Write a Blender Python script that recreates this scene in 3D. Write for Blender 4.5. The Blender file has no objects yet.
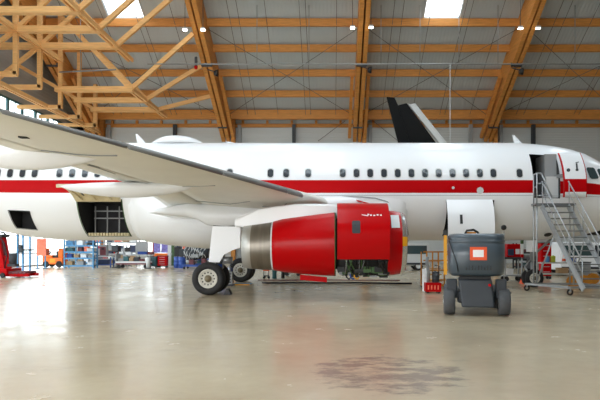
import bpy, bmesh, math, random
from mathutils import Vector, Matrix
random.seed(7)
C = bpy.context.scene.collection
V = Vector
PI = math.pi
F = 583.0; CX = 332.0; HY = 247.0; EYE = 1.7
def P(px, py, Y):
    """point at distance Y that lies on a photo pixel"""
    return V(((px-CX)/F*Y, Y, EYE+(HY-py)/F*Y))

# ------------------------------------------------------------------ materials
def lin(c):
    c = c/255.0
    return c/12.92 if c <= 0.04045 else ((c+0.055)/1.055)**2.4
def rgb(r, g, b): return (lin(r), lin(g), lin(b), 1)
MATS = {}
def mat(name, col, rough=0.5, metal=0.0, coat=0.0, noise=0.0, scale=4.0, bump=0.0, stretch=None, emit=0.0, detail=4, spec=0.5):
    if name in MATS: return MATS[name]
    m = bpy.data.materials.new(name); m.use_nodes = True
    nt = m.node_tree; b = nt.nodes['Principled BSDF']
    b.inputs['Base Color'].default_value = col
    b.inputs['Roughness'].default_value = rough
    b.inputs['Metallic'].default_value = metal
    b.inputs['Coat Weight'].default_value = coat
    b.inputs['Coat Roughness'].default_value = 0.08
    b.inputs['Specular IOR Level'].default_value = spec
    if emit:
        b.inputs['Emission Color'].default_value = col; b.inputs['Emission Strength'].default_value = emit
    if noise or bump:
        tc = nt.nodes.new('ShaderNodeTexCoord'); mp = nt.nodes.new('ShaderNodeMapping')
        if stretch: mp.inputs['Scale'].default_value = stretch
        nz = nt.nodes.new('ShaderNodeTexNoise'); nz.inputs['Scale'].default_value = scale; nz.inputs['Detail'].default_value = detail
        nt.links.new(tc.outputs['Object'], mp.inputs['Vector']); nt.links.new(mp.outputs['Vector'], nz.inputs['Vector'])
        if noise:
            rp = nt.nodes.new('ShaderNodeValToRGB')
            rp.color_ramp.elements[0].position = 0.3; rp.color_ramp.elements[1].position = 0.7
            rp.color_ramp.elements[0].color = tuple(max(0, x*(1-noise)) for x in col[:3])+(1,)
            rp.color_ramp.elements[1].color = tuple(min(1, x*(1+noise)) for x in col[:3])+(1,)
            nt.links.new(nz.outputs['Fac'], rp.inputs['Fac']); nt.links.new(rp.outputs['Color'], b.inputs['Base Color'])
        if bump:
            bp = nt.nodes.new('ShaderNodeBump'); bp.inputs['Strength'].default_value = bump; bp.inputs['Distance'].default_value = 0.02
            nt.links.new(nz.outputs['Fac'], bp.inputs['Height']); nt.links.new(bp.outputs['Normal'], b.inputs['Normal'])
    MATS[name] = m
    return m

wood = mat('glulam', rgb(208,140,66), 0.6, noise=0.16, scale=2.2, stretch=(0.5,0.5,6))
wood2 = mat('daylit_glulam', rgb(234,182,118), 0.6, noise=0.12, scale=2.2, stretch=(0.5,6,6))  # glulam tone lightened: brighter daylight at the left put into the colour
white = mat('white_paint', rgb(240,242,246), 0.35, coat=0.5)
red = mat('red_paint', rgb(184,0,8), 0.4, coat=0.0, spec=0.1)
redg = mat('red_gloss_paint', rgb(180,0,6), 0.28, coat=0.1, spec=0.12)
wingm = mat('wing_paint', rgb(232,230,222), 0.45, noise=0.03, scale=1.2)
cream = mat('cream_paint', rgb(212,198,160), 0.6, noise=0.1, scale=6)
slatm = mat('slat_metal', rgb(128,128,126), 0.45, metal=0.4)
lipm = mat('polished_lip', rgb(205,205,205), 0.25, metal=0.85)
nozm = mat('nozzle_metal', rgb(128,122,112), 0.38, metal=0.75, noise=0.15, scale=1.5, stretch=(6,0.5,0.5))
nozl = mat('nozzle_light_metal', rgb(182,180,175), 0.4, metal=0.6)
rubber = mat('rubber', rgb(32,32,34), 0.75, noise=0.15, scale=8)
rimm = mat('rim_paint', rgb(206,203,192), 0.45, noise=0.05)
hubm = mat('hub_bronze', rgb(120,110,88), 0.5, metal=0.4)
dark = mat('dark_cavity', rgb(44,44,46), 0.8, noise=0.2, scale=3)
black = mat('black_plastic', rgb(22,22,24), 0.5)
finm = mat('black_fin_paint', rgb(10,11,13), 0.5, spec=0.15)
glassd = mat('dark_window', rgb(52,58,66), 0.15, coat=0.4)
cockpit = mat('cockpit_glass', rgb(52,72,76), 0.08, coat=0.6)
green = mat('green_primer', rgb(62,92,50), 0.6, noise=0.2, scale=8)
steel = mat('galvanised_steel', rgb(150,153,155), 0.42, metal=0.5, noise=0.05)
alum = mat('aluminium', rgb(172,176,180), 0.38, metal=0.55)
wirem = mat('dark_wire', rgb(92,92,92), 0.6)
darksteel = mat('dark_steel', rgb(50,54,60), 0.55)
deckm = mat('stair_tread', rgb(100,103,105), 0.55, noise=0.1, scale=12)
greyhood = mat('lift_hood_grey', rgb(60,72,82), 0.36, coat=0.35)
greydk = mat('lift_chassis_grey', rgb(44,50,57), 0.5, noise=0.08)
tyregrey = mat('solid_grey_tyre', rgb(72,74,77), 0.75, noise=0.12, scale=10)
yellow = mat('yellow_paint', rgb(228,160,20), 0.45)
yellowd = mat('amber_paint', rgb(196,126,22), 0.5, noise=0.1)
orange = mat('orange_paint', rgb(240,112,16), 0.45)
ored = mat('orange_sticker', rgb(230,84,32), 0.5)
paper = mat('paper_white', rgb(235,236,238), 0.6)
blue = mat('blue_paint', rgb(78,140,186), 0.5)
blued = mat('deep_blue_paint', rgb(34,72,150), 0.5)
navy = mat('navy_paint', rgb(42,52,84), 0.55)
purple = mat('violet_print', rgb(130,120,190), 0.6, noise=0.35, scale=5)
teal = mat('teal_paint', rgb(40,92,98), 0.5)
grey = mat('grey_paint', rgb(150,152,154), 0.5)
lgrey = mat('light_grey_paint', rgb(205,207,208), 0.45)
card = mat('cardboard', rgb(176,146,110), 0.8, noise=0.08)
salmon = mat('salmon_mesh', rgb(236,120,92), 0.6, noise=0.25, scale=14)
lampm = mat('lamp_glow', rgb(255,250,240), 0.5, emit=6.0)
maroon = mat('maroon_paint', rgb(110,52,58), 0.5)

def wall_mat(name, col, freq, axis, dist=0.02):
    m = mat(name, col, 0.55)
    nt = m.node_tree; b = nt.nodes['Principled BSDF']
    tc = nt.nodes.new('ShaderNodeTexCoord'); w = nt.nodes.new('ShaderNodeTexWave'); w.bands_direction = axis
    w.inputs['Scale'].default_value = freq; w.inputs['Distortion'].default_value = 0
    nt.links.new(tc.outputs['Object'], w.inputs['Vector'])
    bp = nt.nodes.new('ShaderNodeBump'); bp.inputs['Distance'].default_value = dist; bp.inputs['Strength'].default_value = 0.6
    nt.links.new(w.outputs['Fac'], bp.inputs['Height']); nt.links.new(bp.outputs['Normal'], b.inputs['Normal'])
    return m
sheet = wall_mat('ribbed_wall_sheet', rgb(200,204,204), 1.2, 'Z')
sheetl = wall_mat('painted_wall_sheet', rgb(235,235,230), 1.0, 'Z')
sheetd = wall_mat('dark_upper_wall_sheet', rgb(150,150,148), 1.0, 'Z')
deck = wall_mat('roof_deck_sheet', rgb(194,202,207), 1.0, 'X')

def floor_material():
    m = bpy.data.materials.new('polished_concrete'); m.use_nodes = True
    nt = m.node_tree; b = nt.nodes['Principled BSDF']; L = nt.links
    tc = nt.nodes.new('ShaderNodeTexCoord')
    def nz(scale, detail, rough=0.6, sc=(1,1,1), loc=(0,0,0)):
        mp = nt.nodes.new('ShaderNodeMapping'); mp.inputs['Scale'].default_value = sc; mp.inputs['Location'].default_value = loc
        n = nt.nodes.new('ShaderNodeTexNoise'); n.inputs['Scale'].default_value = scale; n.inputs['Detail'].default_value = detail
        n.inputs['Roughness'].default_value = rough
        L.new(tc.outputs['Object'], mp.inputs['Vector']); L.new(mp.outputs['Vector'], n.inputs['Vector']); return n
    def ramp(src, p0, c0, p1, c1):
        r = nt.nodes.new('ShaderNodeValToRGB'); r.color_ramp.elements[0].position = p0; r.color_ramp.elements[1].position = p1
        r.color_ramp.elements[0].color = c0; r.color_ramp.elements[1].color = c1; L.new(src, r.inputs['Fac']); return r.outputs['Color']
    def mix(kind, fac, a, c):
        x = nt.nodes.new('ShaderNodeMixRGB'); x.blend_type = kind
        if isinstance(fac, float): x.inputs[0].default_value = fac
        else: L.new(fac, x.inputs[0])
        L.new(a, x.inputs[1])
        if isinstance(c, tuple): x.inputs[2].default_value = c
        else: L.new(c, x.inputs[2])
        return x.outputs[0]
    base = ramp(nz(0.35, 6).outputs['Fac'], 0.3, rgb(176,160,134), 0.7, rgb(198,184,156))
    fine = ramp(nz(5, 8, 0.7).outputs['Fac'], 0.3, (0.95,0.95,0.95,1), 0.75, (1.03,1.03,1.03,1))
    col = mix('MULTIPLY', 1.0, base, fine)
    sm = ramp(nz(0.55, 10, 0.68, (1.0,1.3,1), (3.1,1.7,0)).outputs['Fac'], 0.60, (0,0,0,1), 0.70, (1,1,1,1))
    col = mix('MIX', mix('MULTIPLY', 1.0, sm, (0.25,0.25,0.25,1)), col, rgb(112,102,96))
    # one scuffed patch of the floor with its own outline
    mp = nt.nodes.new('ShaderNodeMapping'); mp.inputs['Location'].default_value = (-0.75/1.6, -7.9/1.9, 0); mp.inputs['Scale'].default_value = (1/1.6, 1/1.9, 1)
    L.new(tc.outputs['Object'], mp.inputs['Vector'])
    g = nt.nodes.new('ShaderNodeTexGradient'); g.gradient_type = 'SPHERICAL'; L.new(mp.outputs['Vector'], g.inputs['Vector'])
    blot = nz(1.6, 12, 0.72, (1,1.6,1), (0.4,0,0))
    gm = ramp(g.outputs['Fac'], 0.0, (0,0,0,1), 0.45, (0.42,0.42,0.42,1))
    mu = nt.nodes.new('ShaderNodeMath'); mu.operation = 'ADD'; L.new(gm, mu.inputs[0]); L.new(blot.outputs['Fac'], mu.inputs[1])
    pm = ramp(mu.outputs[0], 0.84, (0,0,0,1), 0.98, (0.7,0.7,0.7,1))
    col = mix('MIX', pm, col, rgb(112,98,92))
    L.new(col, b.inputs['Base Color'])
    rr = ramp(nz(1.3, 6).outputs['Fac'], 0.3, (0.15,0.15,0.15,1), 0.75, (0.30,0.30,0.30,1))
    L.new(rr, b.inputs['Roughness'])
    bp = nt.nodes.new('ShaderNodeBump'); bp.inputs['Strength'].default_value = 0.02; bp.inputs['Distance'].default_value = 0.02
    L.new(nz(0.8, 5).outputs['Fac'], bp.inputs['Height']); L.new(bp.outputs['Normal'], b.inputs['Normal'])
    return m

def pane_material(name, tint):
    m = bpy.data.materials.new(name); m.use_nodes = True; nt = m.node_tree
    nt.nodes.remove(nt.nodes['Principled BSDF']); out = nt.nodes['Material Output']
    t = nt.nodes.new('ShaderNodeBsdfTransparent'); g = nt.nodes.new('ShaderNodeBsdfGlossy'); g.inputs['Roughness'].default_value = 0.05
    mx = nt.nodes.new('ShaderNodeMixShader')
    t.inputs['Color'].default_value = tint
    mx.inputs[0].default_value = 0.06; nt.links.new(t.outputs[0], mx.inputs[1]); nt.links.new(g.outputs[0], mx.inputs[2]); nt.links.new(mx.outputs[0], out.inputs[0])
    return m
pane = pane_material('window_glass', (0.9,0.94,0.95,1)); frost = pane_material('tinted_door_glass', (0.85,0.89,0.9,1))

# ------------------------------------------------------------------ mesh builder
class MB:
    def __init__(s): s.v = []; s.f = []; s.m = []; s.mi = 0; s.sm = []; s.smooth = False
    def face(s, idx): s.f.append(tuple(idx)); s.m.append(s.mi); s.sm.append(s.smooth)
    def poly(s, pts):
        n = len(s.v); s.v += [V(p) for p in pts]; s.face(range(n, n+len(pts))); return s
    def hexa(s, a, b):
        """two 4-point rings"""
        n = len(s.v); s.v += [V(p) for p in a]+[V(p) for p in b]
        s.face((n+3,n+2,n+1,n)); s.face((n+4,n+5,n+6,n+7))
        for i in range(4):
            j = (i+1) % 4; s.face((n+i,n+j,n+4+j,n+4+i))
        return s
    def bx(s, x0, x1, y0, y1, z0, z1):
        s.hexa([(x0,y0,z0),(x1,y0,z0),(x1,y1,z0),(x0,y1,z0)], [(x0,y0,z1),(x1,y0,z1),(x1,y1,z1),(x0,y1,z1)]); return s
    def bar(s, p, q, w, h, up=(0,0,1)):
        p = V(p); q = V(q); d = (q-p).normalized(); u = V(up)
        if abs(d.dot(u)) > 0.98: u = V((0,1,0)) if abs(d.y) < 0.9 else V((1,0,0))
        side = d.cross(u).normalized(); u2 = side.cross(d).normalized()
        o = [side*(-w/2)-u2*(h/2), side*(w/2)-u2*(h/2), side*(w/2)+u2*(h/2), side*(-w/2)+u2*(h/2)]
        s.hexa([p+k for k in o], [q+k for k in o]); return s
    def loft(s, rings, cap0=True, cap1=True, closed=True):
        n0 = len(s.v); k = len(rings[0])
        for r in rings: s.v += [V(p) for p in r]
        for i in range(len(rings)-1):
            for j in range(k if closed else k-1):
                a = n0+i*k+j; b = n0+i*k+(j+1) % k
                s.face((a, b, b+k, a+k))
        sm = s.smooth; s.smooth = False
        if cap0: s.face([n0+j for j in reversed(range(k))])
        if cap1: s.face([n0+(len(rings)-1)*k+j for j in range(k)])
        s.smooth = sm; return s
    def tube(s, p, q, r, n=8, r2=None):
        p = V(p); q = V(q); d = (q-p).normalized(); u = V((0,0,1)) if abs(d.z) < 0.9 else V((1,0,0))
        a = d.cross(u).normalized(); b = d.cross(a); r2 = r if r2 is None else r2
        sm = s.smooth; s.smooth = True
        s.loft([[p+(a*math.cos(t*2*PI/n)+b*math.sin(t*2*PI/n))*r for t in range(n)], [q+(a*math.cos(t*2*PI/n)+b*math.sin(t*2*PI/n))*r2 for t in range(n)]])
        s.smooth = sm; return s
    def path(s, pts, r, n=6):
        pts = [V(p) for p in pts]; rings = []
        for i, p in enumerate(pts):
            d = (pts[min(i+1, len(pts)-1)]-pts[max(i-1, 0)]).normalized()
            u = V((0,0,1)) if abs(d.z) < 0.9 else V((1,0,0)); a = d.cross(u).normalized(); b = d.cross(a)
            rings.append([p+(a*math.cos(t*2*PI/n)+b*math.sin(t*2*PI/n))*r for t in range(n)])
        sm = s.smooth; s.smooth = True; s.loft(rings); s.smooth = sm; return s
    def lathe(s, prof, c, axis='z', n=24, cap0=False, cap1=False):
        """prof: (along axis, radius)"""
        c = V(c); A = {'x': (V((1,0,0)),V((0,1,0)),V((0,0,1))), 'y': (V((0,1,0)),V((1,0,0)),V((0,0,1))), 'z': (V((0,0,1)),V((1,0,0)),V((0,1,0)))}[axis]
        sm = s.smooth; s.smooth = True
        s.loft([[c+A[0]*h+(A[1]*math.cos(t*2*PI/n)+A[2]*math.sin(t*2*PI/n))*r for t in range(n)] for h, r in prof], cap0, cap1)
        s.smooth = sm; return s
    def prism(s, pts, vec):
        vec = V(vec); s.loft([[V(p) for p in pts], [V(p)+vec for p in pts]]); return s
    def build(s, name, mats, parent=None, org=(0,0,0), bevel=0):
        org = V(org); me = bpy.data.meshes.new(name)
        me.from_pydata([p-org for p in s.v], [], s.f)
        for m in (mats if isinstance(mats, (list, tuple)) else [mats]): me.materials.append(m)
        for i, p in enumerate(me.polygons): p.material_index = s.m[i]; p.use_smooth = s.sm[i]
        bm = bmesh.new(); bm.from_mesh(me); bmesh.ops.recalc_face_normals(bm, faces=bm.faces); bm.to_mesh(me); bm.free()
        o = bpy.data.objects.new(name, me); C.objects.link(o)
        if parent: o.parent = parent
        else: o.location = org
        if bevel:
            b = o.modifiers.new('bevel', 'BEVEL'); b.width = bevel; b.segments = 2; b.limit_method = 'ANGLE'
        return o
def tag(o, label=None, cat=None, group=None, kind=None):
    if label: o['label'] = label
    if cat: o['category'] = cat
    if group: o['group'] = group
    if kind: o['kind'] = kind
    return o
def thing(name, label, cat, loc, rz=0, group=None):
    o = bpy.data.objects.new(name, None); C.objects.link(o); o.location = loc; o.rotation_euler = (0,0,rz); o.empty_display_size = 0.2
    return tag(o, label, cat, group)
def dup(root, loc, label, rz=None, group=None, scale=None):
    r = root.copy(); C.objects.link(r); r.location = loc; r['label'] = label
    if rz is not None: r.rotation_euler = (0,0,rz)
    if group: r['group'] = group
    for ch in list(root.children):
        c = ch.copy(); C.objects.link(c); c.parent = r
        for g in list(ch.children):
            d = g.copy(); C.objects.link(d); d.parent = c
    return r
def struct(name, mb, m, label=None, org=(0,0,0), bevel=0):
    o = mb.build(name, m, None, org, bevel); o['kind'] = 'structure'
    if label: o['label'] = label
    return o

# ------------------------------------------------------------------ hangar shell
YW = 61.0; XL = -26.0; XR = 44.0; YF = -3.0; YR = 30.0
def zd(Y): return 18.1+0.53*(55-Y) if Y >= YR else 18.1+0.53*25-0.53*(YR-Y)
def zb(Y): return zd(Y)-2.5
LD = 3.5; FO = (-25, -2, 8.5)   # glazed bay near edge, front doorway range and height, set for daylight spread
fm = floor_material()
struct('floor', MB().bx(XL-0.3, XR+0.3, YF, YW+0.3, -0.3, 0), fm, 'polished beige concrete hangar floor with dark scuffs')
apron = mat('apron_concrete', rgb(170,168,162), 0.8, noise=0.08, scale=0.3)
mb = MB(); mb.bx(-300, 300, -300, YF, -0.3, -0.02); mb.bx(-300, XL-0.3, YF, 300, -0.3, -0.02); mb.bx(XR+0.3, 300, YF, 300, -0.3, -0.02); mb.bx(XL-0.3, XR+0.3, YW+0.3, 300, -0.3, -0.02)
struct('ground', mb, apron, 'pale concrete apron outside the hangar')
struct('wall_back', MB().bx(XL, -25.4, YW, YW+0.25, 0, zd(YW)+0.3).bx(-15.6, XR, YW, YW+0.25, 0, zd(YW)+0.3).bx(-25.4, -15.6, YW, YW+0.25, 0, 0.9).bx(-25.4, -15.6, YW, YW+0.25, 4.2, zd(YW)+0.3), sheet, 'grey ribbed metal wall behind the aircraft')
mb = MB()
n0 = [(YF,0),(YW,0),(YW,zd(YW)),(YR,zd(YR)),(YF,zd(YF))]
mb.prism([(XR,y,z) for y, z in n0], (0.25,0,0)); struct('wall_right', mb, sheet, 'grey ribbed metal wall closing the right end')
# left wall: closed door leaves near the camera, a glazed door bay further back, high windows above
mb = MB(); mb.bx(XL-0.25, XL, 57.5, YW, 0, 14.9); mb.bx(XL-0.25, XL, YF, 57.5, 10.8, 11.6); mb.bx(XL-0.25, XL, YF, LD, 0, 10.8)
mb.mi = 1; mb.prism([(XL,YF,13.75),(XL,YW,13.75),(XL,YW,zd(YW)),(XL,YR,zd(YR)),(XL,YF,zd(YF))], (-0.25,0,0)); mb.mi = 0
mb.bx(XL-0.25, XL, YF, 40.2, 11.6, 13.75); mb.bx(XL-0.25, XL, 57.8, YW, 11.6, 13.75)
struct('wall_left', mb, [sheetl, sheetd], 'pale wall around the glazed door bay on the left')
y = 40.2; k = 0
while y < 57:
    k += 1
    w = MB(); w.bx(XL-0.2, XL-0.05, y, y+0.3, 11.6, 13.75); w.bx(XL-0.2, XL-0.05, y+0.3, y+2.2, 11.6, 11.75); w.bx(XL-0.2, XL-0.05, y+0.3, y+2.2, 13.6, 13.75); w.bx(XL-0.16, XL-0.08, y+1.2, y+1.27, 11.75, 13.6)
    o = struct('window_%d' % k, w, teal)
    MB().bx(XL-0.13, XL-0.11, y+0.3, y+2.2, 11.75, 13.6).build('pane', pane, o)
    y += 2.2
n_leaf = 12; wl = (57.5-LD)/n_leaf  # unseen near leaves added to send more daylight under the wing
for i in range(n_leaf):
    ya = LD+wl*i; yb = ya+wl; w = MB()
    w.bx(XL-0.2, XL-0.08, ya, ya+0.12, 0, 10.8); w.bx(XL-0.2, XL-0.08, yb-0.12, yb, 0, 10.8)
    for z in (0, 1.1, 2.6, 5.2, 7.8, 10.66): w.bx(XL-0.18, XL-0.1, ya+0.12, yb-0.12, z, z+(0.08 if z else 0.15))
    o = struct('door_%d' % (i+1), w, lgrey, 'tall glazed hangar door leaf')
    MB().bx(XL-0.15, XL-0.13, ya+0.12, yb-0.12, 0.3, 10.66).build('pane', frost, o)
w = MB()
for q in range(8): w.bx(-25.4+1.387*q, -25.31+1.387*q, YW+0.05, YW+0.2, 0.9, 4.2)
w.bx(-25.4,-15.6,YW+0.06,YW+0.19,0.9,1.0); w.bx(-25.4,-15.6,YW+0.06,YW+0.19,4.1,4.2); w.bx(-25.4,-15.6,YW+0.08,YW+0.17,2.5,2.56)
o = struct('window_30', w, lgrey, 'long low window in the back wall under the tail'); MB().bx(-25.4,-15.6,YW+0.11,YW+0.13,0.95,4.15).build('pane', frost, o)
# unseen front wall; its doorway is kept left to leave the right side darker
mb = MB(); mb.bx(XL, FO[0], YF-0.25, YF, 0, zd(YF)); mb.bx(FO[1], XR, YF-0.25, YF, 0, zd(YF)); mb.bx(FO[0], FO[1], YF-0.25, YF, FO[2], zd(YF))
struct('wall_front', mb, sheetl, 'pale unseen wall around a doorway placed to shape the daylight')
# roof deck with skylight openings
SKY = [(-18.9,-15.9,31.5,49.6),(7.8,10.8,31.5,49.6)]
SKY += [(x, x+4.0, 4, 27) for x in (-22,-12.5,-3,7)] + [(x, x+3, 31.5, 42.5) for x in (-6,21,33)]  # extra unseen skylights, added to brighten the floor from above
mb = MB()
ycuts = sorted(set([YF-0.25, YR, YW+0.3]+[v for q in SKY for v in q[2:]]))
for ya, yb in zip(ycuts, ycuts[1:]):
    hs = sorted((q[0], q[1]) for q in SKY if q[2] <= ya+0.01 and q[3] >= yb-0.01)
    x = XL-0.3
    for (h0, h1) in hs+[(XR+0.3, None)]:
        mb.hexa([(x,ya,zd(ya)),(h0,ya,zd(ya)),(h0,yb,zd(yb)),(x,yb,zd(yb))], [(x,ya,zd(ya)+0.2),(h0,ya,zd(ya)+0.2),(h0,yb,zd(yb)+0.2),(x,yb,zd(yb)+0.2)]); x = h1
struct('ceiling', mb, deck, 'grey ribbed metal roof deck')
for i, q in enumerate(SKY):
    w = MB()
    for (a, b, c, d) in ((q[0]-0.12,q[0],q[2],q[3]),(q[1],q[1]+0.12,q[2],q[3]),(q[0],q[1],q[2]-0.1,q[2]),(q[0],q[1],q[3],q[3]+0.1)):
        w.hexa([(a,c,zd(c)-0.05),(b,c,zd(c)-0.05),(b,d,zd(d)-0.05),(a,d,zd(d)-0.05)], [(a,c,zd(c)+0.35),(b,c,zd(c)+0.35),(b,d,zd(d)+0.35),(a,d,zd(d)+0.35)])
    o = struct('window_%d' % (k+1+i), w, lgrey, ['skylight over the timber lattice on the left','skylight between the middle and right main beams'][i] if i < 2 else None)
    g = MB(); c, d = q[2], q[3]
    g.hexa([(q[0],c,zd(c)+0.22),(q[1],c,zd(c)+0.22),(q[1],d,zd(d)+0.22),(q[0],d,zd(d)+0.22)], [(q[0],c,zd(c)+0.24),(q[1],c,zd(c)+0.24),(q[1],d,zd(d)+0.24),(q[0],d,zd(d)+0.24)])
    g.build('pane', pane, o)

# ------------------------------------------------------------------ roof timber
BX = [-24.6, -11.0, 2.6, 16.2, 29.8, 43.4]
BN = ['leaning along the left window wall', 'left of the middle, above the satcom dome', 'upright in the middle of the roof', 'right of the middle, beyond the black fin', 'farthest right, above the nose', 'at the right wall']
for bxx, bn in zip(BX, BN):
    m_ = MB()
    for dx in (-0.25, 0.25):
        for (ya, yb) in ((YR, 60.6), (YF+0.5, YR)):
            a, b = ((ya, zb(ya)), (yb, zb(yb)))
            m_.hexa([(bxx+dx-0.18,ya,zb(ya)),(bxx+dx+0.18,ya,zb(ya)),(bxx+dx+0.18,ya,zd(ya)-0.02),(bxx+dx-0.18,ya,zd(ya)-0.02)],
                    [(bxx+dx-0.18,yb,zb(yb)),(bxx+dx+0.18,yb,zb(yb)),(bxx+dx+0.18,yb,zd(yb)-0.02),(bxx+dx-0.18,yb,zd(yb)-0.02)])
    m_.mi = 1
    for ya in (51.2, 58.6):   # steel joint plates and bolts
        m_.bx(bxx-0.47, bxx+0.47, ya-0.12, ya+0.12, zb(ya)-0.06, zb(ya)+0.25)
    struct('roof_beam', m_, [wood, darksteel], 'sloping double glulam main beam '+bn)
    m_ = MB().bx(bxx+0.55, bxx+0.95, 60.3, 60.9, 0, zd(60.9)-0.05)
    struct('timber_column', m_, wood, 'upright timber column on the back wall behind the beam '+bn)
    for sg in ((1,) if bxx < 2 else (-1, 1) if bxx < 10 else (-1,)):
        struct('beam_brace', MB().bar((bxx+sg*0.75,53.6,zd(53.6)-1.5),(bxx+sg*0.8,60.2,zb(60.2)+0.2),0.3,0.35), wood, ('right' if sg > 0 else 'left')+' hand brace running below the beam '+bn)
    if bxx < 40:
        struct('steel_column', MB().bx(bxx+1.2, bxx+1.55, 60.5, 61.0, 0, 14.4), grey, 'grey steel column on the back wall beside the beam '+bn)
PY = [46.9, 49.3, 51.8, 54.45, 56.9, 59.4]
PNM = ['top', 'second from top', 'third from top', 'fourth from top', 'fifth from top', 'lowest']
BAY = ['in the lattice bay', 'in the bay left of the middle beam', 'in the bay holding the black fin', 'in the bay above the nose', 'in the bay at the right end']
for i in range(5):
    x0 = BX[i]+0.44; x1 = BX[i+1]-0.44
    for j, yy in enumerate(PY):
        w, h = (0.24, 0.66) if j < 5 else (0.5, 0.95)
        m_ = MB().bx(x0, x1, yy-w/2, yy+w/2, zd(yy)-0.1-h, zd(yy)-0.13)
        struct('roof_purlin', m_, wood, PNM[j]+' horizontal roof purlin '+BAY[i])
    m_ = MB().bx(x0, x1, 60.75, 61.0, 14.2, 14.55)
    for q in range(5):
        xx = x0+(x1-x0)*(q+0.5)/5; m_.bx(xx-0.12, xx+0.12, 60.7, 60.95, 14.55, 14.9)
    struct('wall_head_beam', m_, wood, 'thin timber rail heading the back wall '+BAY[i])
    # slope-wise conduits under the deck
    for q, fx in enumerate((0.16, 0.22, 0.40, 0.62, 0.66, 0.86)):
        xx = x0+(x1-x0)*fx
        m_ = MB().tube((xx,42,zd(42)-0.75), (xx,59.3,zd(59.3)-0.75), 0.022, 6)
        struct('roof_conduit', m_, wirem, ['first','second','third','fourth','fifth','sixth'][q]+' thin conduit running down the roof '+BAY[i])
    for q, (a, b) in enumerate(((0,1),(1,0))):
        p = V((x0+(x1-x0)*a, 49.5, zd(49.5)-0.8)); r_ = V((x0+(x1-x0)*b, 59.2, zd(59.2)-0.8))
        struct('bracing_rod', MB().tube(p, r_, 0.025, 6), wirem, ['falling','rising'][q]+' diagonal bracing rod under the roof '+BAY[i])
    if i in (1, 2):
        pa_, pb_ = ((318,141),(345,121)) if i == 1 else ((372,120),(398,141))
        struct('bracing_rod', MB().tube(P(*pa_,60.6), P(*pb_,60.6), 0.03, 6), wirem, ('rising' if i == 1 else 'falling')+' diagonal rod on the back wall '+BAY[i])
    xx, cm = ((-16.3,darksteel),(-3.95,darksteel),(14.4,grey),(20.9,darksteel),(34.0,darksteel))[i]
    struct('steel_column', MB().bx(xx-0.17, xx+0.17, 60.3, 60.8, 0, 14.4), cm, ('dark' if cm is darksteel else 'grey')+' steel column on the back wall '+BAY[i])
# lattice between left wall and first beam
def trussbar(m_, p, q, w=0.34, h=0.42): m_.bar(p, q, w, h)
TR = [(38.0,17.1,'nearest'),(41.3,17.1,'second nearest'),(44.7,17.1,'third nearest'),(48.1,14.7,'third farthest'),(51.7,14.7,'second farthest'),(55.2,14.7,'farthest')]
for yy, zz, nm in TR:
    m_ = MB(); hi = zz > 16
    xl = XL+0.05 if hi else -22.8
    xr = -11.45
    for dy in (-0.14, 0.14):
        m_.bar((xl,yy+dy,zz), (-16.4,yy+dy,zz), 0.2, 0.42)
    zt = zb(yy)+0.5
    m_.bar((-16.6,yy,zz), (xr,yy,min(zt, zz+4.6)), 0.26, 0.34)
    m_.bar((-16.6,yy,zz), (-16.6-(zd(yy)-0.9-zz)*0.95,yy,zd(yy)-0.9), 0.26, 0.34)
    if hi:
        m_.bar((-22.4,yy,13.9), (-22.4,yy,zd(yy)-0.9), 0.3, 0.3)
        m_.bar((-22.3,yy,13.95), (XL+0.05,yy,13.95), 0.3, 0.34)
        m_.bar((-22.4,yy,zz), (XL+0.1,yy,14.4), 0.24, 0.28); m_.bar((-22.4,yy,zz), (XL+0.1,yy,zz+2.3), 0.24, 0.28)
        m_.bar((-22.4,yy,zz), (-19.6,yy,zz+2.6), 0.24, 0.28)
    else:
        m_.bar((-22.4,yy,13.1), (-22.4,yy,zd(yy)-0.9), 0.3, 0.3)
        m_.bar((-22.3,yy,13.25), (XL+0.05,yy,13.25), 0.3, 0.3); m_.bar((-22.4,yy,zz), (XL+0.1,yy,zz+2.0), 0.24, 0.28)
    struct('roof_truss', m_, wood2, nm+' daylit timber lattice truss of the left bay')
for (x_, z_, a, b, nm) in ((-16.6,17.1,36,48.1,'upper right'),(-22.4,17.1,36,48.1,'upper left'),(-16.6,14.7,48.1,58,'lower right'),(-23.6,13.3,38,58.5,'lower left')):
    m_ = MB()
    for dx in (-0.16, 0.16): m_.bar((x_+dx,a,z_+0.0),(x_+dx,b,z_),0.14,0.3)
    struct('lattice_tie', m_, wood2, nm+' timber tie running back through the lattice')
# crane rail pipe with hanger rods
mid = MB().tube((-15.2,48,16.76),(30,48,16.76),0.06,8); 
for px in (257,309,381,420,459,498,575):
    X = (px-CX)/F*48; mid.tube((X,48,16.8),(X,48,zd(48)-0.2),0.03,6)
m_ = MB().tube((9.7,47.9,0.9),(9.7,47.9,16.7),0.03,6); tag(m_.build('hanging_cord', lgrey), 'thin pale cord hanging from the roof rail beside the black fin', 'cord')
struct('service_rail', mid, steel, 'long thin grey service rail hung under the roof')
struct('service_rail', MB().tube((-22.2,47.5,15.95),(-17.6,47.5,16.15),0.06,8).tube((-20.5,47.5,16),(-20.5,47.5,zd(47.5)),0.03,6), steel, 'short pale rail hung inside the timber lattice')
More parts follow.
